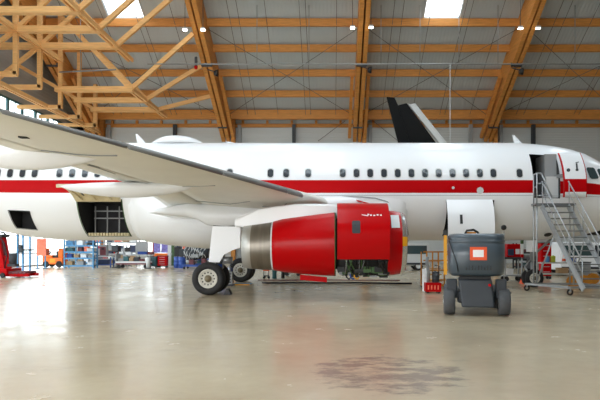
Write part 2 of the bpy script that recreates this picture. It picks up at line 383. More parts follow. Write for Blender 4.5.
# lamps and roof fittings
def lampthing(px, py, Y, lab):
    p = P(px, py, Y); r_ = thing('high_bay_lamp', lab, 'lamp', (p.x,p.y,p.z), 0, 'high bay lamps on the main beams')
    MB().bx(-0.18,0.18,-0.14,0.14,0.02,0.18).build('housing', lgrey, r_, bevel=0.03); MB().bx(-0.16,0.16,-0.12,0.12,-0.03,0.02).build('diffuser', lampm, r_)
    MB().tube((0,0,0.2),(0,0,max(0.4, zd(Y)-p.z)),0.025,6).build('hanger_rod', wirem, r_)
for px, py, lab in ((185,30,'small white lamp left of the beam above the dome'),(203,30,'small white lamp right of the beam above the dome'),(352.5,28,'small white lamp left of the upright middle beam'),(371,27.5,'small white lamp right of the upright middle beam'),(520.5,28.5,'small white lamp left of the beam beyond the fin'),(538,28.5,'small white lamp right of the beam beyond the fin'),(49,54,'small white lamp among the lattice trusses')):
    lampthing(px, py, 47.0 if px > 60 else 49.8, lab)
for px, py, lab in ((216,73,'black floodlight by the beam above the dome'),(369.5,70,'black floodlight beside the upright middle beam'),(521,71.5,'black floodlight beside the beam beyond the fin')):
    p = P(px, py, 50.4); r_ = thing('floodlight', lab, 'floodlight', (p.x,p.y,p.z), 0, 'black floodlights on the main beams')
    MB().lathe([(-0.16,0.2),(0.1,0.3),(0.16,0.3)], (0,0,0), 'x', 12, True, True).build('lamp_body', black, r_)
    MB().bar((-0.2,0,0.15),(-0.75,0,0.3),0.08,0.08).build('bracket', darksteel, r_)
p = P(196,67.5,50); r_ = thing('alarm_beacon', 'small red alarm beacon under the beam above the dome', 'beacon', (p.x,p.y,p.z))
MB().lathe([(-0.18,0.0),(-0.12,0.14),(0.1,0.17),(0.16,0.05)], (0,0,0), 'z', 12, True, True).build('lens', red, r_); MB().bx(-0.1,0.1,-0.1,0.1,0.14,0.9).build('mount', darksteel, r_)

# ------------------------------------------------------------------ airliner
D = 24.9; ZC = 4.05
air = thing('airliner', 'white airliner with red side stripe parked side-on across the hangar', 'airplane', (0,D,0))
AO = (0,D,0)
def tab(t, x):
    if x <= t[0][0]: return t[0][1]
    for (a, va), (b, vb) in zip(t, t[1:]):
        if x <= b:
            u = (x-a)/(b-a); return va+(vb-va)*u
    return t[-1][1]
TOPD = [(-24.2,0.75),(-22,0.35),(-18,0.05),(-16,0),(7.5,0),(8.3,0.03),(9,0.1),(9.7,0.2),(10.3,0.33),(10.8,0.54),(11.4,0.93),(12,1.36),(12.6,1.82),(13.1,2.25),(13.4,2.62)]
BOTR = [(-24.2,3.15),(-20,2.0),(-17,1.1),(-14.2,0.42),(-12.8,0.14),(-11.3,0),(7.5,0),(9,0.03),(10.3,0.15),(11.4,0.4),(12.4,0.75),(13.1,1.15),(13.4,1.5)]
RY = [(-24.2,0.22),(-20,1.2),(-17,1.7),(-14.2,1.93),(-12,1.975),(7.5,1.975),(9,1.93),(10.3,1.78),(11.4,1.5),(12.4,1.08),(13.1,0.6),(13.4,0.03)]
ZCT = [(-24.2,5.2),(-20,4.6),(-17,4.25),(-14.5,4.05),(8,4.05),(10,4.0),(11.4,3.93),(13.4,3.5)]
def sec(X):
    zc = tab(ZCT, X); top = ZC+2.07-tab(TOPD, X); bot = ZC-2.07+tab(BOTR, X)
    return zc, tab(RY, X), max(0.02, top-zc), max(0.02, zc-bot)
def surf(X, th, off=0.0):
    zc, ry, rt, rb = sec(X); s = math.sin(th); c = math.cos(th)
    return V((X, D-(ry+off)*c, zc+((rt if s >= 0 else rb)+off)*s))
def surfz(X, z, off=0.0):
    zc, ry, rt, rb = sec(X); s = (z-zc)/(rt if z >= zc else rb); s = max(-1, min(1, s))
    return surf(X, math.asin(s), off)
def ang(X, z):
    zc, ry, rt, rb = sec(X); return math.degrees(math.asin(max(-1, min(1, (z-zc)/(rt if z >= zc else rb)))))
OPEN = {'aft': (-10.05,-8.3,-66,-14), 'bulk': (-12.85,-12.02,-55,-28), 'fwd': (4.55,6.4,-66,-14), 'door': (7.92,9.0,-11.7,42.5)}
STR = (-6.2, 7.9)
th = set(range(-180, 180, 6)); spec = [STR[0], STR[1], -66, -14, -55, -28, -11.7, 42.5]
th = sorted([t for t in th if all(abs(t-s) > 2.2 for s in spec)]+spec)
xs = [-24.2,-23,-22,-21,-20,-19,-18,-17,-16,-15,-14.5,-14]+[x*0.5 for x in range(-27,27)]+[11.7,12,12.3,12.6,12.85,13.1,13.25,13.4]
xsp = [v for o in OPEN.values() for v in o[:2]]
xs = sorted([x for x in xs if all(abs(x-s) > 0.16 for s in xsp)]+xsp)
fb = MB(); fb.smooth = True
k = len(th)
for X in xs: fb.v += [surf(X, math.radians(t)) for t in th]
for i in range(len(xs)-1):
    xm = (xs[i]+xs[i+1])/2
    for j in range(k):
        t0 = th[j]; t1 = th[(j+1) % k]+(360 if j == k-1 else 0); tm = (t0+t1)/2
        if any(o[0] < xm < o[1] and o[2] < tm < o[3] for o in OPEN.values()): continue
        onfar = abs(180-abs(tm)) < 7.5
        fb.mi = 1 if (STR[0] < tm < STR[1] or onfar) else 0
        a = i*k+j; b = i*k+(j+1) % k
        fb.face((a, b, b+k, a+k))
fb.mi = 0
fb.smooth = False; fb.face(range(k)); fb.face([(len(xs)-1)*k+j for j in range(k)])
fus = fb.build('fuselage', [white, red], air, AO)
# linings of the openings
def lining(name, key, depth, m):
    x0, x1, a, b = OPEN[key]; l = MB(); n = 8
    def pt(x, t, d): q = surf(x, math.radians(t), -0.004); q.y += d; return q
    outer = [pt(x0, a+(b-a)*i/n, 0) for i in range(n+1)]; o2 = [pt(x1, a+(b-a)*i/n, 0) for i in range(n+1)]
    def at(p, d): return V((p.x, max(p.y, D-1.97)+d, p.z))
    back = D-1.9+depth
    l.loft([outer, [V((p.x, back, p.z)) for p in outer]], False, False, False)
    l.loft([o2, [V((p.x, back, p.z)) for p in o2]], False, False, False)
    l.poly([outer[0], o2[0], V((x1,back,o2[0].z)), V((x0,back,outer[0].z))]); l.poly([outer[-1], o2[-1], V((x1,back,o2[-1].z)), V((x0,back,outer[-1].z))])
    l.poly([V((x0,back,outer[0].z)), V((x1,back,o2[0].z)), V((x1,back,o2[-1].z)), V((x0,back,outer[-1].z))])
    return l
def frame(key, w, off=0.015):
    x0, x1, a, b = OPEN[key]; l = MB(); n = 8
    da = math.degrees(w/2.0)
    for (xa, xb) in ((x0-w, x0), (x1, x1+w)):
        l.loft([[surf(xa, math.radians(a+(b-a)*i/n), off) for i in range(n+1)], [surf(xb, math.radians(a+(b-a)*i/n), off) for i in range(n+1)]], False, False, False)
    for (ta, tb) in ((a-da, a), (b, b+da)):
        l.loft([[surf(x, math.radians(ta), off) for x in (x0-w, x0, x1, x1+w)], [surf(x, math.radians(tb), off) for x in (x0-w, x0, x1, x1+w)]], False, False, False)
    return l
aft = lining('cargo_hold', 'aft', 1.7, dark)
for q in range(4): aft.mi = 1; aft.bar((-9.9+0.5*q,D-0.5,2.3),(-9.9+0.5*q,D-0.5,3.4),0.04,0.04)
aft.bar((-9.95,D-0.5,2.9),(-8.4,D-0.5,2.9),0.04,0.05); aft.bar((-9.95,D-0.5,3.2),(-8.4,D-0.5,3.2),0.04,0.05)
for q in range(14): aft.mi = 2; aft.bx(-9.98+0.12*q,-9.91+0.12*q,D-1.0,D-0.82,2.16,2.28)
aft.build('cargo_hold', [dark, grey, cream], fus, AO)
lining('hold', 'bulk', 1.2, dark).build('bulk_hold', dark, fus, AO)
lining('hold', 'fwd', 1.6, dark).build('forward_hold', dark, fus, AO)
frame('aft', 0.035).build('door_surround', green, fus, AO)
frame('bulk', 0.03).build('door_surround', black, fus, AO)
vest = lining('v', 'door', 2.2, dark)
vest.mi = 1   # grey side lining and jump seat inside the doorway
vest.bx(8.52, 8.99, D-1.55, D-0.5, 3.66, 5.42)
vest.mi = 2; vest.bx(8.5,8.99,D-1.75,D-1.56,3.66,4.5)
vest.build('doorway_lining', [dark, grey, lgrey], fus, AO)
# cabin windows
def rrect(w, h, r, n=4):
    pts = []
    for cx, cy, a0 in ((w/2-r,h/2-r,0),(-w/2+r,h/2-r,90),(-w/2+r,-h/2+r,180),(w/2-r,-h/2+r,270)):
        for i in range(n+1):
            a = math.radians(a0+90*i/n); pts.append((cx+r*math.cos(a), cy+r*math.sin(a)))
    return pts
def patch(mb, X, Z, pts, off=0.012):
    ring = [surfz(X+dx, Z+dz, off) for dx, dz in pts]; c = surfz(X, Z, off)
    n = len(mb.v); mb.v += [c]+ring
    for i in range(len(ring)): mb.face((n, n+1+i, n+1+(i+1) % len(ring)))
wpx = [-15,-2.5,10,22.5,34.8,59.5,72.2,85,97.6,110,216.5,229.8,270.5,286.2,308.2,342.7,356.5,370.2,384,397.7,411.4,425,438.7,452.5,466,479.8,493.3,519.5]
for px in wpx:
    X = (px-CX)/F*(D-1.9); m_ = MB()
    patch(m_, X, 4.61, rrect(0.28,0.41,0.11), 0.008); m_.mi = 1; patch(m_, X, 4.61, rrect(0.225,0.335,0.095), 0.014)
    m_.build('cabin_window', [lgrey, glassd], fus, AO)
for (x0, x1, z0, z1) in ((10.22,10.58,4.40,4.88),(10.7,11.12,4.38,4.84),(11.25,11.7,4.3,4.7)):
    m_ = MB(); m_.mi = 0
    pts = [(x0+0.0,z1),(x0-0.06+0.0,z1-0.06),(x0+0.02,z0+0.06),(x0+0.1,z0),(x1+0.02,z0+0.02),(x1+0.06,z0+0.08),(x1-0.04,z1-0.05),(x1-0.1,z1)]
    c = ((x0+x1)/2, (z0+z1)/2); patch(m_, c[0], c[1], [(a-c[0], b-c[1]) for a, b in pts], 0.02)
    m_.build('cockpit_window', cockpit, fus, AO)
# small details on the hull: emblem, ports, panel lines
m_ = MB(); X = (475-CX)/F*(D-1.9)*1.0+0.3
X = (480-CX)/F*(D-1.95); patch(m_, X, 3.92, [(0.14*math.cos(a*PI/4),0.14*math.sin(a*PI/4)) for a in range(8)], 0.014)
m_.build('round_port', lgrey, fus, AO)
m_ = MB(); X = (453-CX)/F*(D-1.95); patch(m_, X, 4.03, [(0.06*math.cos(a*PI/3),0.06*math.sin(a*PI/3)) for a in range(6)], 0.014); m_.build('round_port', lgrey, fus, AO)
m_ = MB(); patch(m_, 8.9, 2.22, [(0.16*math.cos(a*PI/5),0.08*math.sin(a*PI/5)) for a in range(10)], 0.014); m_.build('vent', dark, fus, AO)
m_ = MB()
for (a, b) in ((-14, -13),):
    m_.loft([[surf(x, math.radians(-8.6), 0.006) for x in xs if -10 < x < 12],[surf(x, math.radians(-9.0), 0.006) for x in xs if -10 < x < 12]], False, False, False)
m_.build('seam_line', grey, fus, AO)
# dome, blade antennas
m_ = MB(); m_.smooth = True; rings = []
for i in range(13):
    u = -1+2*i/12; X = -6.6+1.2*u; h = 0.37*(1-abs(u)**2.2)+0.005; w = 0.75*(1-abs(u)**2.4)+0.01
    rings.append([V((X, D-w*math.cos(a*PI/10), ZC+2.02+h*math.sin(a*PI/10))) for a in range(11)])
m_.loft(rings, True, True, True); m_.build('satcom_dome', white, air, AO)
for (x, h, s) in ((8.0,0.42,0.2),(-8.1,0.45,0.2),(-4.1,0.12,0.3)):
    m_ = MB(); z = ZC+2.07-tab(TOPD,x+s)-0.04
    m_.loft([[(x-s,D,z),(x,D-0.03,z),(x+s,D,z),(x,D+0.03,z)],[(x-s*1.5,D,z+h),(x-s*1.3,D-0.012,z+h),(x-s*1.05,D,z+h),(x-s*1.3,D+0.012,z+h)]])
    m_.build('blade_antenna', white, air, AO)
# entry door swung forward, parallel to the hull
dd = MB(); n = 10; doff = 0.42; dx = 0.98
x0, x1, a, b = OPEN['door']; zc_ = ZC
def dpt(X, t, off): 
    q = surf(8.0, math.radians(t), off); return V((X, q.y, surf(8.0, math.radians(t)).z))
X0 = 8.98; X1 = 9.86
tz = [-11.7, -5.8, STR[0]+0.01, STR[1], 16, 24, 32, 39, 42.5]
tz = [-11.7, STR[0], 0, STR[1], 14, 22, 30, 37, 42.5]
dd.smooth = True
for lay, off in ((0, doff), (1, doff-0.12)):
    n0 = len(dd.v)
    cols = [X0, X0+0.03, X1-0.03, X1]
    for t in tz: dd.v += [dpt(x, t, off) for x in cols]
    for i in range(len(tz)-1):
        for j in range(3):
            edge = j != 1 or i == len(tz)-2 and False
            if lay == 0: dd.mi = 1 if (edge or STR[0] <= (tz[i]+tz[i+1])/2 <= STR[1]) else 0
            else: dd.mi = 2
            dd.face((n0+i*4+j, n0+i*4+j+1, n0+i*4+j+5, n0+i*4+j+4))
dd.smooth = False; dd.mi = 1
nn = len(tz)*4
for i in range(len(tz)-1):
    for j in (0, 3): dd.face((i*4+j, (i+1)*4+j, nn+(i+1)*4+j, nn+i*4+j))
for i in (0, len(tz)-1):
    for j in range(3): dd.face((i*4+j, i*4+j+1, nn+i*4+j+1, nn+i*4+j))
edoor = dd.build('entry_door', [white, red, lgrey], air, AO)
m_ = MB(); q = dpt(9.5, 20, doff+0.02); m_.bar(q+V((0.0,0,0.2)), q+V((0.02,0,-0.05)), 0.05, 0.03); m_.bar(q+V((0.02,0,-0.02)), q+V((0.0,0,-0.24)), 0.1, 0.03); m_.bar(q+V((-0.03,0,0.22)), q+V((0.08,0,0.25)), 0.03, 0.03)
m_.build('door_handle', darksteel, edoor, AO)
m_ = MB(); q = dpt(9.17, 18, doff+0.012); m_.tube(q, q+V((0,-0.02,0)), 0.07, 12); m_.build('door_port', glassd, edoor, AO)
MB().bar((8.9,D-1.6,4.5),(9.1,D-2.12,4.5),0.08,0.14).build('hinge_arm', steel, edoor, AO)
# cargo doors
def plate(mb, c, t):
    """four corners, thickness along normal"""
    c = [V(p) for p in c]; nrm = (c[1]-c[0]).cross(c[3]-c[0]).normalized()*t
    mb.hexa(c, [p+nrm for p in c])
m_ = MB(); h0 = 3.56; 
def arc_door(x0, x1, hinge_th, open_deg, span_th, thick, mi_out, mi_in):
    """curved cargo door, rotated about its hinge line"""
    mb = MB(); n = 8; hp = surf((x0+x1)/2, math.radians(hinge_th)); ca = math.cos(math.radians(open_deg)); sa = math.sin(math.radians(open_deg))
    def pt(x, t, off):
        q = surf(0, math.radians(t), off); dy = q.y-hp.y; dz = q.z-hp.z
        return V((x, hp.y-0.03+dy*ca+dz*sa, hp.z+0.02+dz*ca-dy*sa))
    ts = [hinge_th+(span_th-hinge_th)*i/n for i in range(n+1)]
    o = [[pt(x, t, 0) for t in ts] for x in (x0, x1)]; i_ = [[pt(x, t, -thick) for t in ts] for x in (x0, x1)]
    mb.smooth = True; mb.mi = mi_out; mb.loft(o, False, False, False); mb.mi = mi_in; mb.loft(i_, False, False, False)
    mb.smooth = False
    for s in (0, 1): mb.loft([o[s], i_[s]], False, False, False)
    mb.poly([o[0][0], o[1][0], i_[1][0], i_[0][0]]); mb.poly([o[0][-1], o[1][-1], i_[1][-1], i_[0][-1]])
    return mb, pt
m_, pt = arc_door(-10.05, -8.3, -14, 142, -66, 0.12, 0, 1)
cd = m_.build('cargo_door', [white, cream], air, AO)
m_ = MB()
for x in (-9.75, -9.2, -8.6): m_.bar(pt(x,-18,-0.13), pt(x,-60,-0.13), 0.05, 0.06)
m_.build('door_rib', cream, cd, AO)
for x in (-9.6, -8.8): MB().bar(surf(x, math.radians(-15), -0.1), pt(x,-34,-0.13), 0.05, 0.05).build('door_actuator', darksteel, cd, AO)
m_, pt = arc_door(4.5, 6.32, -14, 47, -66, 0.1, 0, 1)
cd2 = m_.build('cargo_door', [white, dark], air, AO)
cd2['label'] = 'white forward cargo door swung outward'
m_ = MB(); q = pt(5.02,-33,0.012); q2 = pt(5.02,-43,0.012); m_.bar(q, q2, 0.1, 0.03, (0,1,0)); m_.build('latch_recess', dark, cd2, AO)

# belly fairing
bf = MB(); bf.smooth = True; rings = []
for i in range(29):
    X = -8.15+11.2*i/28; u = i/28
    e = min(1, (u/0.25))**0.6*min(1, ((1-u)/0.22))**0.45 if 0 < u < 1 else 0.0
    ring = []
    for j in range(19):
        t = math.radians(-8-164*j/18) # around the bottom, near side to far side
        base = surf(X, t, -0.03)
        c = math.cos(t); s = math.sin(t)
        fx = 2.32*abs(c)**0.62*(1 if c >= 0 else -1); fz = ZC-2.42*abs(s)**0.62
        tgt = V((X, D-fx, fz)); 
        top = min(1, max(0, (-math.degrees(t)-8)/20)) if t > -PI/2 else min(1, max(0, (172+math.degrees(t))/20))
        ring.append(base.lerp(tgt, e*top))
    rings.append(ring)
bf.loft(rings, True, True, False)
fair = bf.build('belly_fairing', white, air, AO)
# outline seam of the fairing on the hull
m_ = MB()
pts = []
for px, py in ((338,197),(350,196.6),(362,196.8),(375,198),(386,201),(396,206.5),(402,213),(406,222),(408,232),(408,241)):
    z = 1.7+(HY-py)/F*(D-1.93)
    zz = z; q = surfz((px-CX)/F*(D-1.93), zz, 0.0); z = 1.7+(HY-py)/F*q.y; q = surfz((px-CX)/F*q.y, z, 0.05); pts.append(q)
m_.path(pts, 0.022, 5); m_.build('fairing_seam', grey, air, AO)

# wing
def le(Y): return V((-0.9-0.51*(19.15-Y), Y, 3.10+(22.9-Y)*0.0683))
def te(Y): return -6.1 if Y >= 18.5 else -6.1-0.198*(18.5-Y)
def af(x, t): return 5*t*(0.2969*math.sqrt(max(x,0))-0.126*x-0.3516*x*x+0.2843*x**3-0.1036*x**4)
def wpt(Y, x, side, dz=0.0):
    L = le(Y); c = L.x-te(Y); t = 0.135 if Y > 20 else 0.12
    return V((L.x-c*x, Y, L.z+0.055*c*x*(1 if Y < 18.5 else max(0.0, 1-(Y-18.5)/4.4))+side*af(x, t)*c*(0.95 if side > 0 else 0.7)+dz))
XS = [0.0,0.004,0.015,0.04,0.08,0.14,0.22,0.32,0.44,0.56,0.66,0.745]
SY = [24.4,22.9,20.7,18.5,16,13,10,7.9]
w = MB(); w.smooth = True; rings = []
for Y in SY: rings.append([wpt(Y, x, -1) for x in XS]+[wpt(Y, x, 1) for x in reversed(XS[1:])])
w.loft(rings, True, True)
def mirror_part(mb, name, mats):
    m2 = MB(); m2.v = [V((p.x, 2*D-p.y, p.z)) for p in mb.v]; m2.f = mb.f; m2.m = mb.m; m2.sm = mb.sm
    return m2.build(name, mats, air, AO)
wing = w.build('wing', wingm, air, AO); wing['label'] = 'near wing reaching toward the camera'
mirror_part(w, 'wing', wingm)
def flap(Ya, Yb, droop):
    f = MB(); f.smooth = True; rings = []
    for Y in (Ya, (Ya+Yb)/2, Yb):
        r_ = []
        L = le(Y); c = L.x-te(Y)
        for x in (0.755,0.82,0.9,0.96,1.0):
            q = wpt(Y, x, -1); q.z -= droop*(x-0.755)*c+0.015; r_.append(q)
        for x in (0.96,0.9,0.82,0.755):
            q = wpt(Y, x, 1); q.z -= droop*(x-0.755)*c+0.015; r_.append(q)
        rings.append(r_)
    f.loft(rings); f.build('flap', wingm, wing, AO)
flap(22.6, 18.55, 0.05); flap(18.45, 11.2, 0.04); flap(11.1, 8.1, 0.0)
def slat(Ya, Yb):
    s = MB(); s.smooth = True; rings = []
    for Y in (Ya, Yb):
        r_ = []
        for x, sd in ((0.007,-1),(0.004,-1),(0.002,-1),(0.0005,-1),(0.0,1),(0.004,1),(0.015,1),(0.05,1),(0.10,1)):
            q = wpt(Y, x, sd); q += V((0.035,0,-0.008+ (0.015 if sd > 0 else 0))); r_.append(q)
        q = wpt(Y, 0.007, -1); q += V((0.02,0,0.03)); r_.append(q)
        rings.append(r_)
    s.loft(rings); s.build('slat', slatm, wing, AO)
for a_, b_ in ((19.0,18.2),(18.15,15.3),(15.25,12.4),(12.35,9.9),(9.85,8.0)): slat(a_, b_)
def canoe(Y, xa, xb, ztop, depth, wd, name='flap_track_fairing', zslope=0.0):
    m_ = MB(); m_.smooth = True; rings = []
    for i in range(15):
        u = i/14; X = xa+(xb-xa)*u; e = (math.sin(PI*min(1, max(0, u)))**0.7)*(1 if u < 0.5 else 1) + 0.01
        zt = ztop+zslope*(u-0.5)
        rings.append([V((X, Y+wd*e*math.cos(a*PI/8), zt-depth*e*(math.sin(a*PI/8) if a <= 8 else 0.35*math.sin(a*PI/8)))) for a in range(16)])
    m_.loft(rings); return m_.build(name, white, wing, AO)
canoe(13.4, -8.9, -4.95, 3.93, 0.46, 0.28)
canoe(17.2, -8.05, -4.0, 3.5, 0.34, 0.26)
canoe(9.6, -9.2, -5.9, 4.1, 0.3, 0.2)
rf = MB(); rf.smooth = True; rings = []
for px, yb_, yt_ in ((149,213,212),(155,213.5,209),(170,215,206),(185,216,203),(196,219,203),(205,224.5,203),(225,226,203),(250,224.5,203),(270,222,201),(290,219,199),(315,215.5,197),(340,212.5,196),(352,208,197),(362,202,199)):
    X = (px-CX)/F*20.6; z0 = EYE+(HY-yb_)/F*20.6; z1 = EYE+(HY-yt_)/F*20.6; h_ = z1-z0
    rings.append([(X,23.3,z1),(X,20.75,z1),(X,20.62,z1-h_*0.2),(X,20.6,z1-h_*0.6),(X,20.63,z0+h_*0.12),(X,20.8,z0),(X,23.3,z0-0.02)])
rf.loft(rings); rf.build('wing_root_fairing', white, air, AO)
m_ = MB()   # dark fuel vent recess and panel seams below the wing
def under(px, py):
    Y = 10.0
    for i in range(400):
        Y = 8+i*0.04; L = le(Y); X = (px-CX)/F*Y; c = L.x-te(Y); x = (L.x-X)/c
        if 0 <= x <= 0.97:
            q = wpt(Y, x, -1)
            if HY-(q.z-EYE)*F/Y >= py: return q-V((0,0,0.01))
    return None
q = under(24.5, 136.8)
if q: m_.bx(q.x-0.1,q.x+0.06,q.y-0.05,q.y+0.09,q.z-0.01,q.z+0.02); m_.build('vent_recess', dark, wing, AO)
def seam(pl, name='panel_seam', r=0.012):
    pts = [under(*p) for p in pl]; pts = [p for p in pts if p]
    if len(pts) > 1: MB().path(pts, r, 5).build(name, grey, wing, AO)
seam([(120,181),(140,184),(165,186.5),(190,186),(215,185)]); seam([(22,151.5),(32,150),(45,150),(60,152),(75,153.8),(95,154.8),(117,155)], r=0.02); seam([(88,164),(98,167),(108,170.5),(115,173)], r=0.03); seam([(170,198),(190,200),(210,202),(230,203),(250,201)]); seam([(262,206),(272,207),(282,206),(287,203)])
m_ = MB(); q0 = P(309,199.2,22.1); q1 = P(329,203.4,22.1); m_.bar(q0, q1, 0.05, 0.12); m_.build('grille', dark, wing, AO)

# engine
EY = 19.15
def ring(X, r, zc, n=40): return [V((X, EY+r*math.cos(2*PI*i/n), zc+r*math.sin(2*PI*i/n))) for i in range(n)]
core = MB(); core.smooth = True; core.loft([ring(0.1,0.8,1.8), ring(0.3,0.92,1.8), ring(1.9,0.95,1.83)])
core.mi = 1; core.smooth = False
for q in range(60):   # accessory gearbox, pipes and boxes hanging under the fan case
    X = 0.25+1.5*random.random(); a = math.radians(-90-62*random.random()+25); r_ = 0.97+0.06*random.random()
    p0 = V((X, EY+r_*math.cos(a), 1.82+r_*math.sin(a)))
    core.mi = random.choice((1,1,1,2,2,3)); s_ = 0.05+0.09*random.random(); core.bx(p0.x-s_,p0.x+s_,p0.y-s_*0.8,p0.y+s_*0.8,p0.z-s_*0.7,p0.z+s_*0.7)
core.mi = 3
for q in range(26):
    X = 0.2+1.6*random.random(); X2 = X+random.uniform(-0.4,0.4); X2 = min(1.85, max(0.15, X2))
    pts = []
    for i in range(6):
        a = math.radians(-150+55*i/5); pts.append(V((X+(X2-X)*i/5, EY+1.03*math.cos(a), 1.8+1.03*math.sin(a))))
    core.mi = random.choice((1,1,1,2,3)); core.path(pts, 0.022, 6)
core.mi = 1; core.bx(0.5,1.5,EY-0.2,EY+0.3,0.8,0.98)
eng = core.build('engine', [dark, black, green, steel], air, AO)
eng['label'] = 'near engine with opened red fan cowl'
m_ = MB(); m_.smooth = True
m_.mi = 1; m_.loft([ring(-2.86,0.66,1.70), ring(-2.88,0.69,1.70), ring(-2.6,0.73,1.71)], False, False); m_.mi = 0
m_.loft([ring(-2.6,0.73,1.71), ring(-2.3,0.765,1.72), ring(-1.92,0.80,1.745)], False, False); m_.mi = 2; m_.loft([ring(-2.86,0.66,1.70), ring(-2.4,0.6,1.72)], False, True)
m_.build('exhaust_nozzle', [nozm, nozl, dark], eng, AO)
m_ = MB(); m_.smooth = True
m_.loft([ring(-1.92,0.8,1.745), ring(-1.9,0.815,1.75), ring(-1.6,0.885,1.76), ring(-1.0,0.96,1.77), ring(-0.4,1.02,1.785), ring(0.08,1.055,1.80)], False, False)
m_.mi = 1; m_.loft([ring(0.08,1.055,1.80), ring(0.12,1.05,1.80), ring(0.12,0.85,1.8)], False, False)
m_.mi = 2; m_.loft([ring(-1.95,0.803,1.743), ring(-1.9,0.822,1.75)], False, False)
m_.build('thrust_reverser', [redg, green, lgrey], eng, AO)
m_ = MB(); m_.smooth = True
m_.loft([ring(1.76,1.06,1.83), ring(1.95,1.06,1.83), ring(2.2,1.02,1.83)], False, False); m_.mi = 1; m_.loft([ring(1.76,1.06,1.83), ring(1.76,0.9,1.83)], False, False)
m_.build('inlet_cowl', [redg, green], eng, AO)
m_ = MB(); m_.smooth = True
m_.loft([ring(2.2,1.02,1.83), ring(2.31,0.985,1.83), ring(2.37,0.93,1.83), ring(2.36,0.88,1.83), ring(2.26,0.84,1.83), ring(2.0,0.82,1.83)], False, False); m_.build('inlet_lip', lipm, eng, AO)
m_ = MB(); q = V((2.40, EY-0.985, 1.83))
m_.loft([[V((X, EY-r_*math.cos(math.radians(a)), 1.83+r_*math.sin(math.radians(a)))) for a in (-6,0,6,11)] for X, r_ in ((2.2,1.026),(2.31,0.992),(2.36,0.945))], False, False, False); m_.build('yellow_tape', yellow, eng, AO)
m_ = MB(); m_.lathe([(1.9,0.0),(1.9,0.84)], (0,EY,1.83), 'x', 24); m_.lathe([(1.9,0.3),(2.2,0.05)], (0,EY,1.83), 'x', 16, False, True); m_.build('fan', darksteel, eng, AO)
HZ = 1.79; R_ = 1.1
def cowl(side, deg, x0=0.16, x1=1.74):
    ca = math.cos(math.radians(deg)); sa = math.sin(math.radians(deg))
    def pt(X, a, off):
        y = -(R_+off)*math.cos(math.radians(a)); z = (R_+off)*math.sin(math.radians(a))-R_
        y2 = y*ca+z*sa; z2 = z*ca-y*sa
        return V((X, EY+side*y2, HZ+R_+z2))
    mb = MB(); n = 18; aa = [84-156*i/n for i in range(n+1)]
    def rows(off, xa, xb): return [[pt(xa, a, off) for a in aa], [pt(xb, a, off) for a in aa]]
    xt = lambda a: x1
    o = rows(0, x0, x1); i_ = rows(-0.06, x0, x1)
    mb.smooth = True; mb.mi = 0; mb.loft(o, False, False, False); mb.mi = 1; mb.loft(i_, False, False, False); mb.smooth = False
    for s in (0, 1): mb.loft([o[s], i_[s]], False, False, False)
    mb.poly([o[0][0],o[1][0],i_[1][0],i_[0][0]]); mb.poly([o[0][-1],o[1][-1],i_[1][-1],i_[0][-1]])
    return mb, pt
m_, pt = cowl(1, 35); m_.build('fan_cowl_door', [redg, green], eng, AO)
m_ = MB(); m_.loft([[pt(x,a,0.012) for a in aa_] for x, aa_ in ((0.6,(-10,-15,-20,-27)),(0.63,(-8,-15,-20,-29)),(0.82,(-8,-15,-20,-29)),(0.85,(-10,-15,-20,-27)))], False, False, False); m_.build('access_panel', darksteel, eng, AO)
m_ = MB()
for X, a in ((1.1,4),(1.18,2.5),(1.28,2),(1.38,3),(1.48,2.5)):
    m_.poly([pt(X-0.028,a-1.2,0.01), pt(X+0.028,a-1.2,0.01), pt(X+0.028,a+1.2,0.01), pt(X-0.028,a+1.2,0.01)])
m_.poly([pt(0.9,4,0.01),pt(1.1,2,0.01),pt(1.1,0.4,0.01),pt(0.9,2.6,0.01)])
m_.build('white_marking', paper, eng, AO)
m_ = MB(); q = 1.07
def ip(X, a): return V((X, EY-q*math.cos(math.radians(a)), 1.83+q*math.sin(math.radians(a))))
m_.loft([[ip(1.86,a) for a in (26,34,44,56)], [ip(2.12,a) for a in (26,34,44,56)]], False, False, False); m_.build('placard', paper, eng, AO)
m2, pt2 = cowl(-1, 38, 0.6, 1.5); m2.build('fan_cowl_door', [redg, green], eng, AO)
MB().prism([P(356,199.6,19.5),P(358,201.6,19.5),P(370,204.2,19.5),P(369,203,19.5)],(0,0.12,0)).build('cowl_edge', redg, eng, AO)
# lower latch door hanging below the reverser
m_ = MB(); m_.hexa([P(300,274.5,19.0),P(327,277.2,19.0),P(327,282.3,19.0),P(300,280,19.0)],[P(300,274.5,19.0)+V((0,0.06,0)),P(327,277.2,19.0)+V((0,0.06,0)),P(327,282.3,19.0)+V((0,0.06,0)),P(300,280,19.0)+V((0,0.06,0))]); m_.build('latch_door', red, eng, AO)
m_ = MB()
for q in range(3):
    X = 0.45+0.13*q; m_.mi = q; m_.path([(X,EY-0.3,0.82),(X+0.02,EY-0.3,0.72),(X+0.1,EY-0.28,0.66),(X+0.17,EY-0.25,0.72)], 0.025, 6)
m_.build('drain_pipe', [black, blued, yellow], eng, AO)
# pylon
m_ = MB(); m_.smooth = False
secs = [(-3.2,2.36,2.6,0.08),(-2.4,2.3,2.95,0.2),(-1.2,2.45,3.1,0.28),(-0.2,2.6,3.1,0.28),(0.8,2.72,3.02,0.2),(1.35,2.82,2.96,0.06)]
m_.loft([[V((X,EY-w_,z0)),V((X,EY+w_,z0)),V((X,EY+w_,z1)),V((X,EY-w_,z1))] for X, z0, z1, w_ in secs]); m_.build('pylon', white, air, AO, bevel=0.08)

